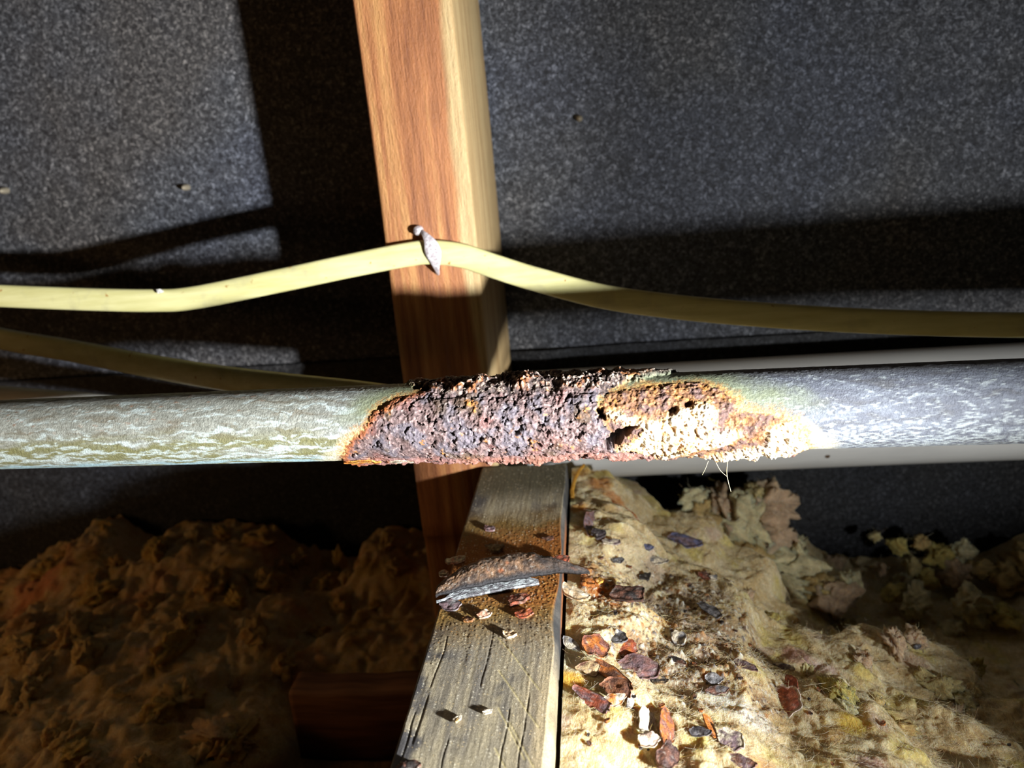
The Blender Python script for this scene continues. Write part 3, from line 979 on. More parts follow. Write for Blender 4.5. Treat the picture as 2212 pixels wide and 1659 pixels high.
# ---- right-hand pile
step = 0.56
X, Y, Z, hgt, b1, b2, b3, wv = wool_grid(-16.6, 205, 140, 472, step, CTRL_R, 200, (0.5, -0.8, 0.3), 1.0)
edge = ss(-17, -6, X)
Zr = Z + hgt * (.35 + .65 * edge)
Zr = np.minimum(Zr, np.where(Y > 388, -200 - 0.0 * X, 0))
dX = 2.2 * wv[..., 0] * edge; dY = 2.6 * wv[..., 1]
Pq = np.stack([X, Y, Zr], -1)
Cw, c1, c2, c3 = wool_colour(Pq, b1, b2, b3, 200)
nz = .5 * c2 + .3 * c3
rustdirt = lin(128, 102, 84)
for args in [(-3, 369, 9, lin(196, 128, 66), .85), (6, 360, 6, lin(200, 122, 62), .8), (16, 350, 7, lin(196, 112, 54), .8), (-13, 380, 7, lin(196, 140, 50), .8), (-13, 336, 5, lin(206, 140, 54), .8),
             (22, 262, 10, lin(232, 178, 98), .85), (29, 271, 7, lin(226, 176, 104), .6), (-3, 268, 8, lin(182, 106, 44), .95), (3, 260, 6, lin(176, 104, 50), .9), (-8, 280, 6, lin(190, 118, 50), .8),
             (14, 284, 8, rustdirt, .75), (36, 258, 12, lin(196, 172, 150), .8), (40, 245, 10, lin(150, 116, 88), .7), (30, 285, 12, lin(178, 160, 138), .7), (18, 302, 12, lin(184, 168, 142), .6), (41, 295, 8, lin(190, 172, 148), .6),
             (21, 232, 14, lin(206, 186, 162), .8), (8, 240, 8, lin(150, 112, 80), .7), (44, 270, 8, lin(140, 106, 82), .7), (-14, 211, 5, lin(226, 170, 50), .8),
             (35, 216, 8, lin(232, 226, 212), .75), (44, 211, 7, lin(234, 228, 214), .7), (52, 222, 6, lin(150, 110, 76), .6), (74, 271, 6, lin(188, 138, 124), .8), (82, 265, 6, lin(206, 172, 166), .7),
             (78, 218, 6, lin(222, 186, 76), .85), (70, 214, 5, lin(196, 140, 60), .5), (77, 197, 5, lin(208, 164, 156), .85), (110, 210, 6, lin(206, 176, 166), .7), (44, 190, 6, lin(196, 128, 52), .6), (60, 190, 7, lin(190, 170, 80), .6)]:
    Cw = blob(Cw, X, Y, args[0], args[1], args[2], args[3], args[4], nz)
# gritty fallout of scale between the flakes
gm = ss(1.2, .55, np.hypot((X - 24) / 40, (Y - 258) / 50) + .5 * c2 + .4 * c1)
for sc_, th_, am_ in ((1.1, .30, 1.2), (2.3, .62, 1.5)):
    gd, gv = worley(Pq / sc_, 31 + int(sc_))
    grain_ = np.clip(.55 - gd, 0, 1) * (gv > th_) * gm
    Zr = Zr + grain_ * am_ * sc_
    gv2 = (gv - th_) / (1 - th_)
    gcol = np.where((gv2 > .72)[..., None], lin(216, 206, 186), np.where((gv2 > .45)[..., None], lin(104, 84, 72), np.where((gv2 > .2)[..., None], lin(172, 126, 84), lin(124, 116, 112))))
    t_ = ss(.05, .16, grain_)[..., None]
    Cw = Cw * (1 - t_) + gcol * t_
wool_r = empty('insulation', 'pale yellow mineral wool heaped right of the joist and littered with rust', 'insulation')
VR = np.stack([X + dX, Y + dY, Zr], -1)
link('wool_batt', raw_mesh('wool_right', VR.reshape(-1, 3), grid_quads(*X.shape), None, Cw), WOOLM, wool_r, kind='stuff')

# heap beyond the right edge; its unseen hump was added to shade the rear
X3, Y3, Z3, h3, g1, g2, g3, wv3 = wool_grid(203.5, 330, 55, 472, 1.8, CTRL_R, 200, (0.5, -0.8, 0.3), .7)
X4, Y4, Z4, h4, g5, g6, g7, wv4 = wool_grid(130, 204, 55, 142, 1.8, CTRL_R, 200, (0.5, -0.8, 0.3), .7)
for Xa, Ya, Za, ga, gb, gc in ((X3, Y3, Z3 + h3, g1, g2, g3), (X4, Y4, Z4 + h4, g5, g6, g7)):
    Pa_ = np.stack([Xa, Ya, Za], -1)
    link('wool_batt', raw_mesh('wool_beyond', Pa_.reshape(-1, 3), grid_quads(*Xa.shape), None, wool_colour(Pa_, ga, gb, gc, 200)[0]), WOOLM, wool_r, kind='stuff')

# ---- left-hand pile, in the shadow of the joist
X2, Y2, Z2, h2, e1, e2, e3, wv2 = wool_grid(-560, -64.5, 150, 471, 1.25, CTRL_L, 300, (0.75, 0.55, 0.25), 1.15)
in_stud = (X2 > STUD_X0 - 3) & (Y2 > STUD_Y0 - 3)
low = ss(-288, -272, Z2)
Zl = Z2 + h2 * (.15 + .85 * low)
Zl = np.where(in_stud, np.minimum(Zl, -270), np.maximum(Zl, -289.6))
under = (Y2 > 299) & (Y2 < 322) & (X2 > -158)
Zl = np.where(under, np.minimum(Zl, -280), Zl)
P2 = np.stack([X2, Y2, Zl], -1)
C2, q1, q2, q3 = wool_colour(P2, e1, e2, e3, 300)
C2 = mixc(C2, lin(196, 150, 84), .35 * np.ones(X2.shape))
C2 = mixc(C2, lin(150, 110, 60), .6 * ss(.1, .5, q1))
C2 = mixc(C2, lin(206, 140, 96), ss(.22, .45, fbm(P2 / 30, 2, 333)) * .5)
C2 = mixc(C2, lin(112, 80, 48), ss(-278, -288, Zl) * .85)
for a_ in [(-372, 410, 22, lin(208, 128, 96), .7), (-165, 275, 18, lin(150, 84, 50), .8), (-215, 265, 12, lin(170, 104, 60), .7)]:
    C2 = blob(C2, X2, Y2, *a_, .5 * q2)
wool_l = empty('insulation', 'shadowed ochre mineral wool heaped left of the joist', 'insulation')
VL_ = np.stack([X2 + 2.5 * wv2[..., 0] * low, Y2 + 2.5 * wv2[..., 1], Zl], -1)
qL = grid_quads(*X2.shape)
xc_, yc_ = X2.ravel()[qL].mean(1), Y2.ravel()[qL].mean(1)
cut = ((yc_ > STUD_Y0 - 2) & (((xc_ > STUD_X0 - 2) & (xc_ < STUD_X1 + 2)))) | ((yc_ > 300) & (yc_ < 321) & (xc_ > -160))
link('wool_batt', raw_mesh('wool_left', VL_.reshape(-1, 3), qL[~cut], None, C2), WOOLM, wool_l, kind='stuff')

# ---- single fibres
def fibres(name, x, y, z, seed, parent, lmin=3, lmax=9, rad=.055, up=.35, cols=None):
    r_ = np.random.default_rng(seed)
    n = len(x)
    a = r_.uniform(0, 2 * np.pi, n)
    L = r_.uniform(lmin, lmax, n)
    d = np.stack([np.cos(a), np.sin(a), r_.normal(0.05, up, n)], -1)
    d /= np.linalg.norm(d, axis=1)[:, None]
    bend_ = r_.normal(0, .35, (n, 3))
    k = 4
    t = np.linspace(0, 1, k)
    P = (np.stack([x, y, z], -1)[:, None, :] + d[:, None, :] * (L[:, None] * (t - .3))[..., None]
         + bend_[:, None, :] * (L[:, None] * (t - .3) ** 2)[..., None])
    s1 = np.cross(d, [0, 0, 1.0]); s1 /= np.linalg.norm(s1, axis=1)[:, None] + 1e-9
    s2 = np.cross(d, s1)
    rr = rad * r_.uniform(.6, 1.4, n)
    ring = []
    for q_ in range(3):
        an = 2 * np.pi * q_ / 3
        ring.append(s1 * math.cos(an) + s2 * math.sin(an))
    ring = np.stack(ring, 1) * rr[:, None, None]
    V = P[:, :, None, :] + ring[:, None, :, :] * (1 - .6 * t[None, :, None, None])
    qb = grid_quads(k, 3, close_m=True)
    q = (qb[None] + (np.arange(n) * k * 3)[:, None, None]).reshape(-1, 4)
    cc = np.array([lin(232, 218, 170), lin(240, 232, 206), lin(214, 186, 110), lin(222, 190, 150)]) if cols is None else cols
    C = np.repeat(cc[r_.integers(0, len(cc), n)], k * 3, 0)
    return link(name, raw_mesh(name, V.reshape(-1, 3), q, None, C), FIBM, parent, kind='stuff')


# ---- loose tufts that stand off the batts
ICO_V = None


def uvsphere(nr=22, ns=34):
    t = np.linspace(0, np.pi, nr)[:, None]; a = np.linspace(0, 2 * np.pi, ns, endpoint=False)[None]
    return np.stack([np.sin(t) * np.cos(a), np.sin(t) * np.sin(a), np.cos(t) + 0 * a], -1)


SPH = uvsphere()
SPQ = grid_quads(22, 34, close_m=True)
SPN = 22 * 34


def tufts(name, spots, parent, seed, tone=None, nfib=26):
    """ragged pulled-off tufts: torn, twisted lumps with loose fibres round them"""
    r_ = np.random.default_rng(seed)
    Vs, Qs, Cs, F = [], [], [], []
    for k, (x, y, z, s, *rest) in enumerate(spots):
        sc = np.array([s * r_.uniform(.7, 1.4), s * r_.uniform(.5, 1.0), s * r_.uniform(.45, .95)]) if not rest else np.array(rest[0])
        P = SPH * 1.0
        tw = r_.uniform(-1.2, 1.2)
        P = P + .45 * np.stack([fbm(P * 1.1 + k * 3.1, 2, 5), fbm(P * 1.1 + k * 1.7, 2, 6), fbm(P * 1.1 + k * 2.3, 2, 7)], -1)
        st_ = P * [1.2, 3.4, 3.4]
        rad = 0.80 + .55 * fbm(P * 1.5 + k * 3.1, 3, seed % 50) + .30 * (np.abs(fbm(st_ + k, 2, 8)) * 2 - .5) + .10 * billow(st_ * 2.4 + k, 2, 9)
        P = P * np.clip(rad, .15, 2)[..., None] * sc
        ang = r_.uniform(0, 6.28)
        tl = r_.uniform(-.6, .6)
        Rz = np.array([[math.cos(ang), -math.sin(ang), 0], [math.sin(ang), math.cos(ang), 0], [0, 0, 1]])
        Rx = np.array([[1, 0, 0], [0, math.cos(tl), -math.sin(tl)], [0, math.sin(tl), math.cos(tl)]])
        P = P @ (Rz @ Rx).T + np.array([x, y, z])
        bc = [lin(204, 184, 130), lin(202, 180, 106), lin(194, 164, 108), lin(214, 200, 156), lin(202, 172, 140)][r_.integers(0, 5)]
        if tone is not None:
            bc = .5 * bc + .5 * tone
        Cs.append(bc * (0.9 + .5 * fbm(P / 4, 3, 5))[..., None])
        Qs.append(SPQ + len(Vs) * SPN)
        Vs.append(P)
        F.append(P.reshape(-1, 3)[r_.integers(0, SPN, nfib)])
    F = np.concatenate(F)
    fibres('fibre', F[:, 0], F[:, 1], F[:, 2], seed + 7, parent, 3, 9, .05, .7)
    return link(name, raw_mesh(name, np.concatenate([v_.reshape(-1, 3) for v_ in Vs]), np.concatenate(Qs), None,
                               np.concatenate([c_.reshape(-1, 3) for c_ in Cs])), WOOLM, parent, kind='stuff')


r_ = np.random.default_rng(11)


def zr_at(x, y):
    i = np.clip(((x + 16.6) / step).astype(int), 0, X.shape[0] - 1)
    j_ = np.clip(((y - 140) / step).astype(int), 0, X.shape[1] - 1)
    return Zr[i, j_]


def zl_at(x, y):
    i = np.clip(((x + 560) / 1.25).astype(int), 0, X2.shape[0] - 1)
    j_ = np.clip(((y - 150) / 1.25).astype(int), 0, X2.shape[1] - 1)
    return Zl[i, j_]


tx = r_.uniform(60, 200, 40); ty = r_.uniform(225, 460, 40)
tz = zr_at(tx, ty)
spots = [(a, b, c_ + .5, r_.uniform(4.5, 8) * (1.3 if b > 320 else 1)) for a, b, c_ in zip(tx, ty, tz)]
tufts('tuft', spots, wool_r, 501)
# rear mound by the wall, seen over the crest
rear = empty('insulation', 'dim fluffy clump of mineral wool against the wall behind the heap', 'insulation')
rs_ = []
for (px, py, Yd, s) in [(1520, 1120, 425, 13), (1560, 1090, 430, 12), (1600, 1130, 425, 16), (1650, 1100, 430, 15), (1665, 1160, 425, 14), (1620, 1190, 420, 16), (1690, 1200, 420, 14),
                        (1560, 1190, 420, 14), (1725, 1225, 415, 12), (1690, 1260, 405, 13), (1630, 1065, 430, 9), (1500, 1075, 425, 8), (1760, 1270, 400, 10), (1800, 1290, 395, 11), (1840, 1265, 400, 7)]:
    w_ = atY(px, py, Yd)
    rs_.append((*w_, s))
rs_ = [(a, b, c_, d_ * 1.35) for a, b, c_, d_ in rs_]
tufts('tuft', rs_, rear, 502, None, 60)
rear2 = empty('insulation', 'thin dim wisps of mineral wool low by the wall at far right', 'insulation')
rs_ = []
for (px, py, Yd, s) in [(1940, 1180, 440, 7), (1990, 1170, 440, 8), (2030, 1200, 438, 10), (1970, 1220, 435, 9), (2080, 1190, 438, 8), (2060, 1240, 430, 11), (2120, 1230, 432, 9), (2000, 1250, 425, 8),
                        (1930, 1280, 410, 10), (1980, 1300, 400, 13), (2100, 1310, 395, 15), (2180, 1250, 425, 13), (2220, 1220, 430, 14), (2170, 1330, 390, 10), (1890, 1160, 445, 4), (1905, 1230, 430, 5)]:
    w_ = atY(px, py, Yd)
    rs_.append((*w_, s))
tufts('tuft', rs_, rear2, 503)
tx = r_.uniform(-420, -105, 70); ty = r_.uniform(260, 450, 70)
tz = zl_at(tx, ty)
spots = [(a, b, c_ + 1, r_.uniform(6, 15)) for a, b, c_ in zip(tx, ty, tz) if c_ > -275]
for (px, py, Yd, sz) in [(228, 1166, 447, (9, 5, 9)), (165, 1190, 447, (11, 6, 9)), (735, 1215, 446, (5, 4, 11)), (838, 1180, 447, (12, 7, 9)), (420, 1165, 447, (10, 6, 8)), (560, 1165, 447, (12, 6, 7)),
                         (480, 1150, 447, (6, 4, 7)), (650, 1215, 447, (8, 5, 6)), (880, 1195, 446, (7, 5, 8))]:
    w_ = atY(px, py, Yd)
    spots.append((*w_, 8, sz))
tufts('tuft', spots, wool_l, 504, lin(196, 150, 84))


fx = r_.uniform(-14, 170, 26000); fy = 150 + 240 * r_.random(26000) ** 1.3
fibres('fibre', fx, fy, zr_at(fx, fy) + .15, 601, wool_r, 2, 6, .034, .16)
fx = r_.uniform(-420, -70, 4000); fy = r_.uniform(230, 440, 4000)
fz = zl_at(fx, fy)
kx = fz > -280
fibres('fibre', fx[kx], fy[kx], fz[kx] + .5, 602, wool_l, 6, 18, .12, .4, np.array([lin(206, 170, 100), lin(190, 140, 80), lin(214, 186, 130)]))


def stained(pts, w0, w1, col_, label):
    P = spline([np.array(q_) for q_ in pts], 40)
    P = P + .5 * np.stack([pn(P / 3.1, 3), pn(P / 3.1, 4), pn(P / 3.1, 5)], -1)
    t_ = np.linspace(0, 1, 40)
    wd2 = w0 + (w1 - w0) * t_
    V = tube(P, np.stack([wd2 * (1 + .3 * pn(P / 2.2, 6)), np.maximum(.45, wd2 * .3)], 1), 12, squash=(0.1, -.5, .8))
    cc = np.repeat(col_[None] * (1 + .5 * pn(P / 2.0, 8))[:, None], 12, 0)
    link('stained_strand', tube_mesh('stained_strand', V, cc), WOOLM, wool_r, label)


stained([atY(1262, 1004, 385), atY(1246, 1025, 372), atY(1236, 1060, 356), atY(1240, 1092, 343), atY(1248, 1110, 336)], .8, 1.2, lin(206, 144, 56), 'orange-stained thread of wool curling by the joist')
stained([atY(1246, 1105, 337), atY(1248, 1128, 326), atY(1236, 1150, 314)], 1.4, .8, lin(196, 120, 54), 'orange-stained tuft hanging at the joist edge')
stained([atY(1300, 1076, 358), atY(1330, 1092, 350), atY(1362, 1118, 340), atY(1378, 1145, 330)], 1.4, 3.4, lin(190, 104, 50), 'rust-orange ribbon of wool across the upper heap')

# ================================================================== flakes on wool and joist
def on_wool(px, py):
    d = ray(px, py)
    best = None
    for Yd in np.arange(140, 460, .5):
        p_ = d * (Yd / d[1])
        z_ = float(zr_at(np.array([p_[0]]), np.array([p_[1]]))[0])
        if p_[2] <= z_:
            return np.array([p_[0], p_[1], z_])
    return atZ(px, py, -180)


W = [  # px, py, long, wide, thick, yaw, tilt x, tilt y, colours, curl, label
    (1272, 1128, 17, 6.5, 1.0, 84, 42, 0, PURP, BROWN, .05, 'narrow upright purple-brown scale leaning in the wool at the joist edge'),
    (1293, 1158, 7, 6, 3.0, 20, 10, 10, DARK, lin(70, 60, 62), .1, 'knobbly black crumb right of the narrow upright scale'),
    (1320, 1172, 8, 4, 1.5, -5, 5, 0, CREAM, PURP, .1, 'pale mauve chip beside the knobbly black crumb'),
    (1482, 1172, 17, 7, 3.0, -28, 18, 5, PURP, BLUE, .3, 'large mauve and blue scale on the wool slope below the white pipe'),
    (1400, 1183, 5, 3.5, 1.5, -30, 20, 0, BLUE, GREY, .2, 'small blue-grey chip left of the mauve and blue scale'),
    (1420, 1212, 8, 4.5, 1.4, -15, 15, 0, GREY, CREAM, .2, 'silvery grey chip under the small blue-grey chip'),
    (1335, 1212, 5, 3.5, 1.4, 10, 15, 0, GREY, DARK, .2, 'dull grey chip on cream wool right of the shard tip'),
    (1393, 1248, 5, 4, 2.4, 10, 5, 0, DARK, DARK, .1, 'jet black crumb at the centre of the dirty wool'),
    (1522, 1245, 6, 3.5, 1.4, -30, 25, 0, RED, BROWN, .3, 'dark red curled chip high on the right wool slope'),
    (1541, 1250, 4, 3, 1.8, 0, 10, 0, CREAM, GREY, .3, 'little white pebble beside the dark red curled chip'),
    (1268, 1262, 8, 6, 3.4, 100, 10, 8, ORNG, lin(176, 110, 50), .1, 'blocky orange lump just below the shard tip'),
    (1291, 1258, 4, 4, 2.4, 10, 5, 0, lin(206, 150, 60), ORNG, .1, 'small golden crumb beside the blocky orange lump'),
    (1240, 1284, 13, 5, 3.0, -30, 10, 10, TAN, CREAM, .2, 'crumbly beige lump in the gap beside the joist'),
    (1360, 1290, 13, 8, 3.0, -20, 15, 0, DARK, BROWN, .2, 'rough dark brown clod above the orange-stained wool'),
    (1535, 1320, 12, 4, 1.4, -50, 20, 0, DARK, GREY, .1, 'thin dark splinter on dirty wool at right of the orange stain'),
    (1280, 1398, 10.5, 9.5, 1.1, 70, 26, 0, lin(124, 76, 64), ORNG, .08, 'rounded plum-brown flake standing near the joist'),
    (1234, 1392, 9, 3.5, .9, -50, 30, 10, GREY, CREAM, .1, 'grey strip wedged between the joist and the plum-brown flake'),
    (1335, 1382, 8, 5.5, 1.6, -25, 12, 0, GREY, DARK, .1, 'slate grey chip right of the plum-brown flake'),
    (1352, 1403, 9, 7, 1.2, 30, 20, 0, RED, ORNG, .1, 'bright orange-red jagged flake under the slate grey chip'),
    (1378, 1448, 15, 9.5, 2.4, -12, 22, 0, PURP, lin(122, 82, 74), .12, 'biggest purple-brown plate on the wool below the orange-red flake'),
    (1422, 1470, 7, 3.5, 1.6, -20, 15, 0, DARK, TAN, .1, 'dark chip at the right tip of the biggest purple plate'),
    (1275, 1448, 8, 4, 1.2, -10, 25, 0, BROWN, TAN, .1, 'rusty layered chip below the plum-brown flake'),
    (1325, 1460, 17, 5, 1.1, -48, 25, 0, ORNG, BROWN, .1, 'long orange-brown splinter leaning under the biggest purple plate'),
    (1335, 1492, 10, 7, 1.2, -30, 22, 0, BROWN, lin(150, 96, 64), .1, 'flat brown flake below the long orange-brown splinter'),
    (1283, 1515, 14, 4.5, 1.2, -38, 25, 0, RED, PURP, .2, 'slim red-brown flake lying on clean yellow wool near the joist'),
    (1328, 1515, 7, 4, 1.2, 15, 20, 0, ORNG, CREAM, .2, 'orange and white flake right of the slim red-brown one'),
    (1361, 1516, 6, 2.6, .9, 75, 40, 0, CREAM, GREY, .1, 'upright white sliver beside the orange and white flake'),
    (1395, 1558, 9, 6.5, 1.1, 75, 48, 0, CREAM, lin(210, 196, 180), .1, 'upright cream-white chip left of the leaf-shaped flake'),
    (1440, 1574, 14, 7.5, 1.0, 80, 45, 0, ORNG, lin(116, 76, 66), .1, 'leaf-shaped flake, orange on one half and plum on the other'),
    (1402, 1605, 5.5, 5, 2.4, 10, 20, 0, CREAM, lin(200, 170, 150), .2, 'small pinkish white lump under the upright cream chip'),
    (1440, 1640, 9, 7, 3.0, 60, 20, 0, lin(84, 62, 58), BROWN, .1, 'dark brown clod at the bottom edge under the leaf-shaped flake'),
    (1512, 1585, 7, 3.5, 1.4, -15, 15, 0, DARK, lin(84, 80, 84), .2, 'charcoal grey chip right of the leaf-shaped flake'),
    (1534, 1572, 9, 4, .8, 95, 40, 0, ORNG, lin(180, 110, 50), .2, 'thin orange curl standing behind the charcoal grey chip'),
    (1582, 1602, 8, 6.5, 2.2, -40, 25, 0, PURP, CREAM, .2, 'rounded chip, plum above and cream below, near the bottom edge'),
    (1602, 1648, 8, 3.5, 1.4, -30, 15, 0, BROWN, PURP, .1, 'brown sliver at the bottom edge below the plum and cream chip'),
    (1541, 1470, 5.5, 4, 2.0, -10, 20, 0, GREY, lin(160, 156, 156), .2, 'shiny grey pebble on white-dusted wool right of the purple plate'),
    (1548, 1493, 7, 3, 1.6, 5, 15, 0, BROWN, GREY, .1, 'brown-grey chip just below the shiny grey pebble'),
    (1470, 1382, 6, 5, 1.8, -50, 25, 0, GREY, CREAM, .2, 'whitish grey chip at the lower edge of the orange stain'),
    (1462, 1430, 7, 2.2, 1.0, -35, 15, 0, BROWN, DARK, .1, 'tiny brown sliver on dusty wool above right of the purple plate'),
    (1610, 1440, 9, 3, 1.4, -40, 15, 0, BROWN, PURP, .1, 'brown twig-like splinter at the right end of the dirty wool'),
    (1702, 1518, 12, 11, 1.0, -70, 45, 0, RED, lin(170, 96, 66), .05, 'brick-red flake with white rim on the right of the heap'),
    (1712, 1480, 8, 5.5, .9, -75, 45, 0, RED, lin(160, 80, 50), .05, 'small brick-red flake just above the white-rimmed one'),
    (1697, 1442, 8, 3, 1.5, -20, 15, 0, CREAM, PURP, .2, 'white-edged brown sliver above the brick-red flakes'),
    (1980, 1398, 4.0, 2.2, 1.8, 35, 10, 0, lin(70, 68, 80), GREY, .2, 'single slate-blue pellet on the clean yellow hump at far right'),
]
for k, (px, py, a, b, th, rz, tx_, ty_, ca_, cb_, cu, lb) in enumerate(W):
    p_ = on_wool(px, py + 4)
    me = flake_mesh('flake', a * 1.05, b * 1.02, th * .7, 1000 + k, ca_, cb_, cu, .14, rim=lin(222, 214, 200) if 'white rim' in lb else None)
    o = link('rust_flake', me, None, label=lb, cat='rust flake', group='rust flakes on the wool')
    place(o, p_ + np.array([0, 0, .6]), rz, tx_, ty_)

J = [  # flakes on the joist
    (985, 1212, 9, 5, 2.6, 15, 8, 0, lin(206, 140, 110), CREAM, 'pinkish cream crumb perched behind the left end of the long shard', 1.0),
    (959, 1240, 4, 4, 3.0, 70, 0, 0, CREAM, lin(200, 140, 110), 'small two-tone crumb at the joist left edge behind the shard', .3),
    (975, 1306, 10.5, 7.5, 1.6, -15, 6, 0, PURP, GREY, 'round purple-grey flake in front of the left end of the shard', .2),
    (1059, 1140, 6.5, 4, 2.4, -20, 10, 0, PURP, lin(150, 110, 110), 'mauve chip alone on the far rust-stained part of the joist', .2),
    (1186, 1160, 5, 2.8, 1.4, 10, 5, 0, DARK, BROWN, 'dark brown chip on the far joist near its right edge', .2),
    (1070, 1184, 7, 5.5, 3.0, -20, 10, 0, lin(120, 92, 70), lin(150, 130, 100), 'brown lump in the shade right behind the long shard', .2),
    (1207, 1218, 9, 6, 3.2, 30, 10, 0, RED, BROWN, 'red-brown crumb leaning on the shard at the right edge of the joist', 2.0),
    (1120, 1296, 8, 6, 3.4, 20, 0, 0, RED, BROWN, 'dark red crumb just in front of the shard', .2),
    (1133, 1324, 7.5, 4.5, 2.0, 25, 5, 0, lin(176, 96, 50), RED, 'orange-red chip in front of the dark red crumb', .2),
    (1045, 1326, 6, 4, 2.0, 10, 5, 0, lin(206, 150, 120), CREAM, 'salmon pink crumb in front of the middle of the shard', .2),
    (1013, 1338, 4.5, 3, 2.4, -30, 5, 0, BROWN, lin(160, 110, 60), 'little brown crumb left of the salmon pink one', .2),
    (1103, 1370, 5.5, 4, 2.6, -20, 5, 0, lin(220, 180, 130), CREAM, 'cream crumb with a long shadow in the middle of the joist', .2),
    (988, 1552, 3.2, 2.2, 2.0, 60, 5, 0, lin(222, 180, 110), CREAM, 'pale crumb low on the left half of the joist', .1),
    (1053, 1535, 2.8, 2, 1.4, 10, 5, 0, CREAM, CREAM, 'white speck right of the pale crumb on the joist', .1),
    (885, 1655, 7, 4, 2.5, 10, 5, 0, DARK, BROWN, 'dark crumb at the bottom edge near the joist left arris', .1),
]
for k, (px, py, a, b, th, rz, tx_, ty_, ca_, cb_, lb, dz) in enumerate(J):
    p_ = atZ(px, py + 5, JZ)
    me = flake_mesh('flake', a * .9, b * .9, th * .6, 1200 + k, ca_, cb_, .1, .14)
    o = link('rust_flake', me, None, label=lb, cat='rust flake', group='rust flakes on the joist')
    place(o, np.array([p_[0], p_[1], JZ + dz * .6]), rz, tx_, ty_)

# crumbs too small to tell apart
r_ = np.random.default_rng(77)
crumbs = [flake_mesh('crumb', 1.9, 1.3, 1.0, 1400 + k, c_, c2_, .1, .2, 3, 9) for k, (c_, c2_) in enumerate([(DARK, BROWN), (BROWN, ORNG), (lin(60, 44, 40), DARK)])]
cpx = [(1815, 1483), (1768, 1493), (1747, 1515), (1910, 1523), (1907, 1570), (2178, 1614), (1750, 1545), (1798, 1655), (1270, 1593), (1274, 1610), (1313, 1566), (1400, 1623), (1384, 1620), (1514, 1540), (1370, 1515),
       (1500, 1512), (1430, 1530), (1560, 1350), (1590, 1370), (1620, 1400), (1480, 1330), (1300, 1210), (1360, 1230), (1450, 1250), (1490, 1270), (1570, 1400), (1330, 1330), (1600, 1470), (1500, 1440), (1310, 1420)]
for k, (px, py) in enumerate(cpx):
    p_ = on_wool(px, py)
    o = link('rust_crumb', crumbs[k % 3], None, label='tiny dark rust crumb scattered on the pale yellow wool', cat='crumb', group='tiny crumbs on the wool')
    place(o, p_ + np.array([0, 0, .4]), r_.uniform(0, 360), r_.uniform(-20, 20), 0)
    s_ = r_.uniform(.6, 1.2)
    o.scale = (s_, s_, s_)

# ================================================================== cables
m = NT('cream_cable_sheath', 0.42, 0.4)
v = m.coords()
f = m.noise(m.coords((0.12, 1, 1)), 260, 4, 0.6)
g = m.noise(v, 70, 3, 0.6)
sp = m.noise(v, 260, 2, 0.5)
c = m.ramp(f, [(0.3, lin(196, 190, 128)), (0.7, lin(218, 213, 158))])
c = m.mix(c, lin(170, 164, 130), m.ramp(g, [(0.55, 0.0), (0.75, 0.6)]))
c = m.mix(c, lin(160, 104, 40), m.ramp(sp, [(0.70, 0.0), (0.76, 0.8)]))
m.base(c)
m.bump(f, 0.0003)
CABM = m.mat


def flat_cable(name, pts, width, thick, label, n=220):
    P = spline([atY(px, py, Yd) for (px, py, Yd) in pts], n)
    rad = np.stack([np.full(n, width / 2), np.full(n, thick / 2)], 1)
    V = tube(P, rad, 28, squash=(0, -1, 0.12))
    return link(name, tube_mesh(name, V), CABM, label=label, cat='cable')


cab = flat_cable('electrical_cable',
                 [(-1500, 560, 366), (-900, 590, 366), (-420, 618, 366), (-200, 630, 366), (0, 639, 366), (180, 646, 366), (330, 649, 366), (420, 643, 366), (600, 607, 365.5), (760, 573, 365.2), (880, 550, 365.2), (935, 545, 365.2), (1000, 553, 365.2), (1070, 576, 365.2),
                  (1150, 601, 365), (1300, 640, 363), (1450, 662, 361), (1620, 678, 360), (1800, 690, 360), (2000, 698, 360), (2212, 702, 360), (2450, 700, 360), (2900, 690, 360), (3500, 670, 360)],
                 11.6, 5.6, 'cream flat electrical cable stapled across the front of the stud')
flat_cable('electrical_cable',
           [(-1500, 420, 392), (-900, 540, 392), (-420, 640, 392), (-200, 682, 390), (0, 731, 385), (150, 757, 375), (300, 786, 361), (450, 812, 343), (600, 832, 325), (760, 850, 312), (900, 868, 306), (1080, 884, 303), (1280, 900, 302)],
           12.0, 5.6, 'second cream cable in shadow sloping down behind the metal pipe at left')

m = NT('white_cable_sheath', 0.4, 0.4)
f = m.noise(m.coords((0.12, 1, 1)), 200, 3, 0.6)
m.base(m.ramp(f, [(0.3, lin(196, 194, 186)), (0.7, lin(220, 218, 212))]))
CABM = m.mat
flat_cable('electrical_cable',
           [(-1500, 740, 352), (-900, 780, 352), (-420, 822, 352), (-150, 848, 352), (0, 859, 353), (110, 868, 354), (210, 876, 355), (420, 900, 358), (620, 930, 362), (800, 955, 366)],
           12.5, 6.0, 'white flat cable just showing above the metal pipe at the left edge')

nk_ = link('sheath_nick', flake_mesh('nick', 3.2, 2.0, .8, 1700, lin(226, 224, 216), lin(240, 238, 230)), None, cab, 'white nick torn in the cable sheath')
place(nk_, atY(347, 629, 362.6), 0, 80, 20)

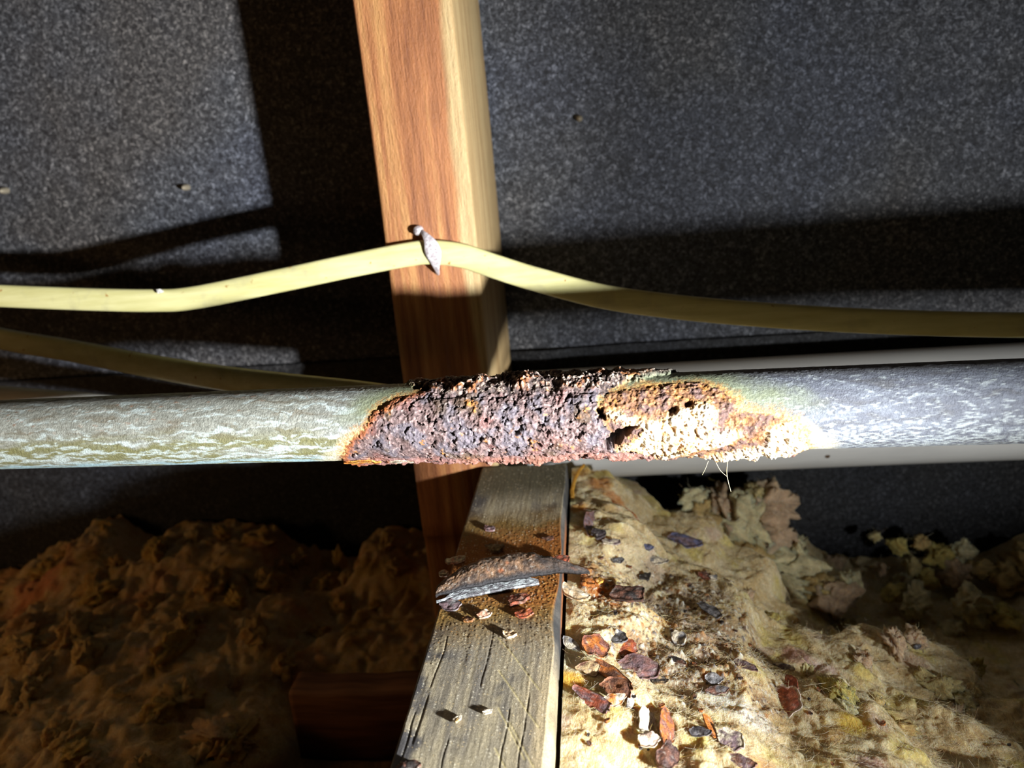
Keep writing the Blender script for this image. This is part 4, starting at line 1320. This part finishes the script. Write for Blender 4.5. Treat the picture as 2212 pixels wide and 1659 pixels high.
# ------------------------------------------------------------------ staple over the cable
m = NT('dull_steel', 0.38, 0.6, 0.15)
f = m.noise(m.coords(), 900, 4, 0.7)
m.base(m.ramp(f, [(0.35, lin(140, 128, 130)), (0.65, lin(226, 220, 224))]))
m.bump(f, 0.0004)
sp_pts = [(908, 498, 369.4), (914, 503, 363.5), (924, 516, 361.2), (933, 535, 360.8), (938, 555, 361.2), (942, 574, 362.6), (945, 586, 365.5), (946, 592, 369.2)]
P = spline([atY(*q_) for q_ in sp_pts], 40)
tt_ = np.linspace(0, 1, 40)
wdt = 0.9 + 3.0 * np.exp(-((tt_ - .48) / .22) ** 2)
V = tube(P, np.stack([wdt, np.full(40, .65)], 1), 14, squash=(0, -1, 0))
st = empty('cable_clip', 'dull steel clip pinning the cream cable to the stud', 'cable clip')
link('clip_band', tube_mesh('clip_band', V), m.mat, st)
hp = atY(905, 497, 368.2)  # added knob where the clip end has only a dark shadowed hole
a = np.linspace(0, 2 * np.pi, 14, endpoint=False)
V = np.array([[hp[0] + r * math.cos(t), 369.2 - hgt_, hp[2] + r * math.sin(t)] for (r, hgt_) in ((2.2, 0), (2.4, 3.0), (2.0, 4.6), (.2, 5.2)) for t in a])
link('hole_knob', raw_mesh('hole_knob', V, grid_quads(4, 14, close_m=True)), m.mat, st, 'added knob standing for the shadowed hole at the upper end of the clip')

# ------------------------------------------------------------------ nail point through the paper
m = NT('rusty_nail', 0.5, 0.4, 0.3)
m.b.inputs['Base Color'].default_value = (*lin(150, 140, 120), 1)
for (px, py, rad, lb) in [(1252, 256, 1.9, 'small nail point poking through the black paper right of the stud'),
                          (400, 405, 1.9, 'pale nail point in the black paper between the left edge and the stud'),
                          (8, 412, 2.0, 'pale nail point in the black paper at the left edge of the picture')]:
    p_ = atY(px, py, 474)
    V = np.array([[p_[0] + r * rad * math.cos(t), 478 - hh, p_[2] + r * rad * math.sin(t)] for (r, hh) in ((1, 0), (1, 4.5), (.75, 6.5), (.3, 7.6), (.05, 7.9)) for t in a])
    link('nail_point', raw_mesh('nail', V, grid_quads(5, 14, close_m=True)), m.mat, label=lb, cat='nail', group='nail points in the paper')

# ------------------------------------------------------------------ bits that belong to the corroded pipe
def strand(name, pts, rad, parent, col, label=None, n=24):
    P = spline(pts, n)
    V = tube(P, np.linspace(rad, rad * .6, n), 6)
    me = tube_mesh(name, V, np.tile(col, (n * 6, 1)))
    return link(name, me, FIBM, parent, label)


def pp_(px, py, Yd):
    return atY(px, py, Yd)


WH = lin(226, 214, 170)
strand('hanging_fibre', [pp_(1572, 990, 248), pp_(1570, 1020, 248), pp_(1573, 1040, 247.5), pp_(1579, 1062, 247)], .14, pipe, WH, 'fine pale thread hanging under the pipe')
strand('hanging_fibre', [pp_(1545, 996, 248), pp_(1556, 1016, 248), pp_(1571, 1030, 247.8)], .10, pipe, WH)
strand('hanging_fibre', [pp_(1530, 996, 248), pp_(1524, 1012, 248), pp_(1517, 1026, 247.8)], .10, pipe, WH)
# loose scale plates clinging along the pipe
SC = [(-84, -19.0, 14, 4, .9, ORNG, lin(206, 150, 60)), (-70, -20.0, 12, 4, 1.0, lin(170, 110, 84), CREAM), (-52, -20.0, 14, 3.6, 1.0, PURP, GREY), (-36, -20.0, 13, 3.6, .9, BROWN, PURP),
      (-18, -20.0, 12, 3.6, .9, BROWN, lin(180, 120, 90)), (0, -20.0, 12, 3.6, .9, PURP, BROWN), (24, -20.5, 14, 4, 1.0, CREAM, TAN), (38, -21.5, 13, 4.5, 1.0, ORNG, CREAM), (56, -20.5, 10, 3.4, .9, CREAM, ORNG)]
for k, (s_, w_, a_, b_, th, ca_, cb_) in enumerate(SC):
    me = flake_mesh('scale', a_, b_, th, 1500 + k, ca_, cb_, .1, .2)
    o = link('scale_plate', me, None, pipe)
    q_ = pipe_pt(s_, w_, .2)
    ang = math.degrees(w_ / PR)
    place(o, q_, -2.9, 90 - ang - 20.2 if w_ > 0 else 90 - ang - 20.2, 0)
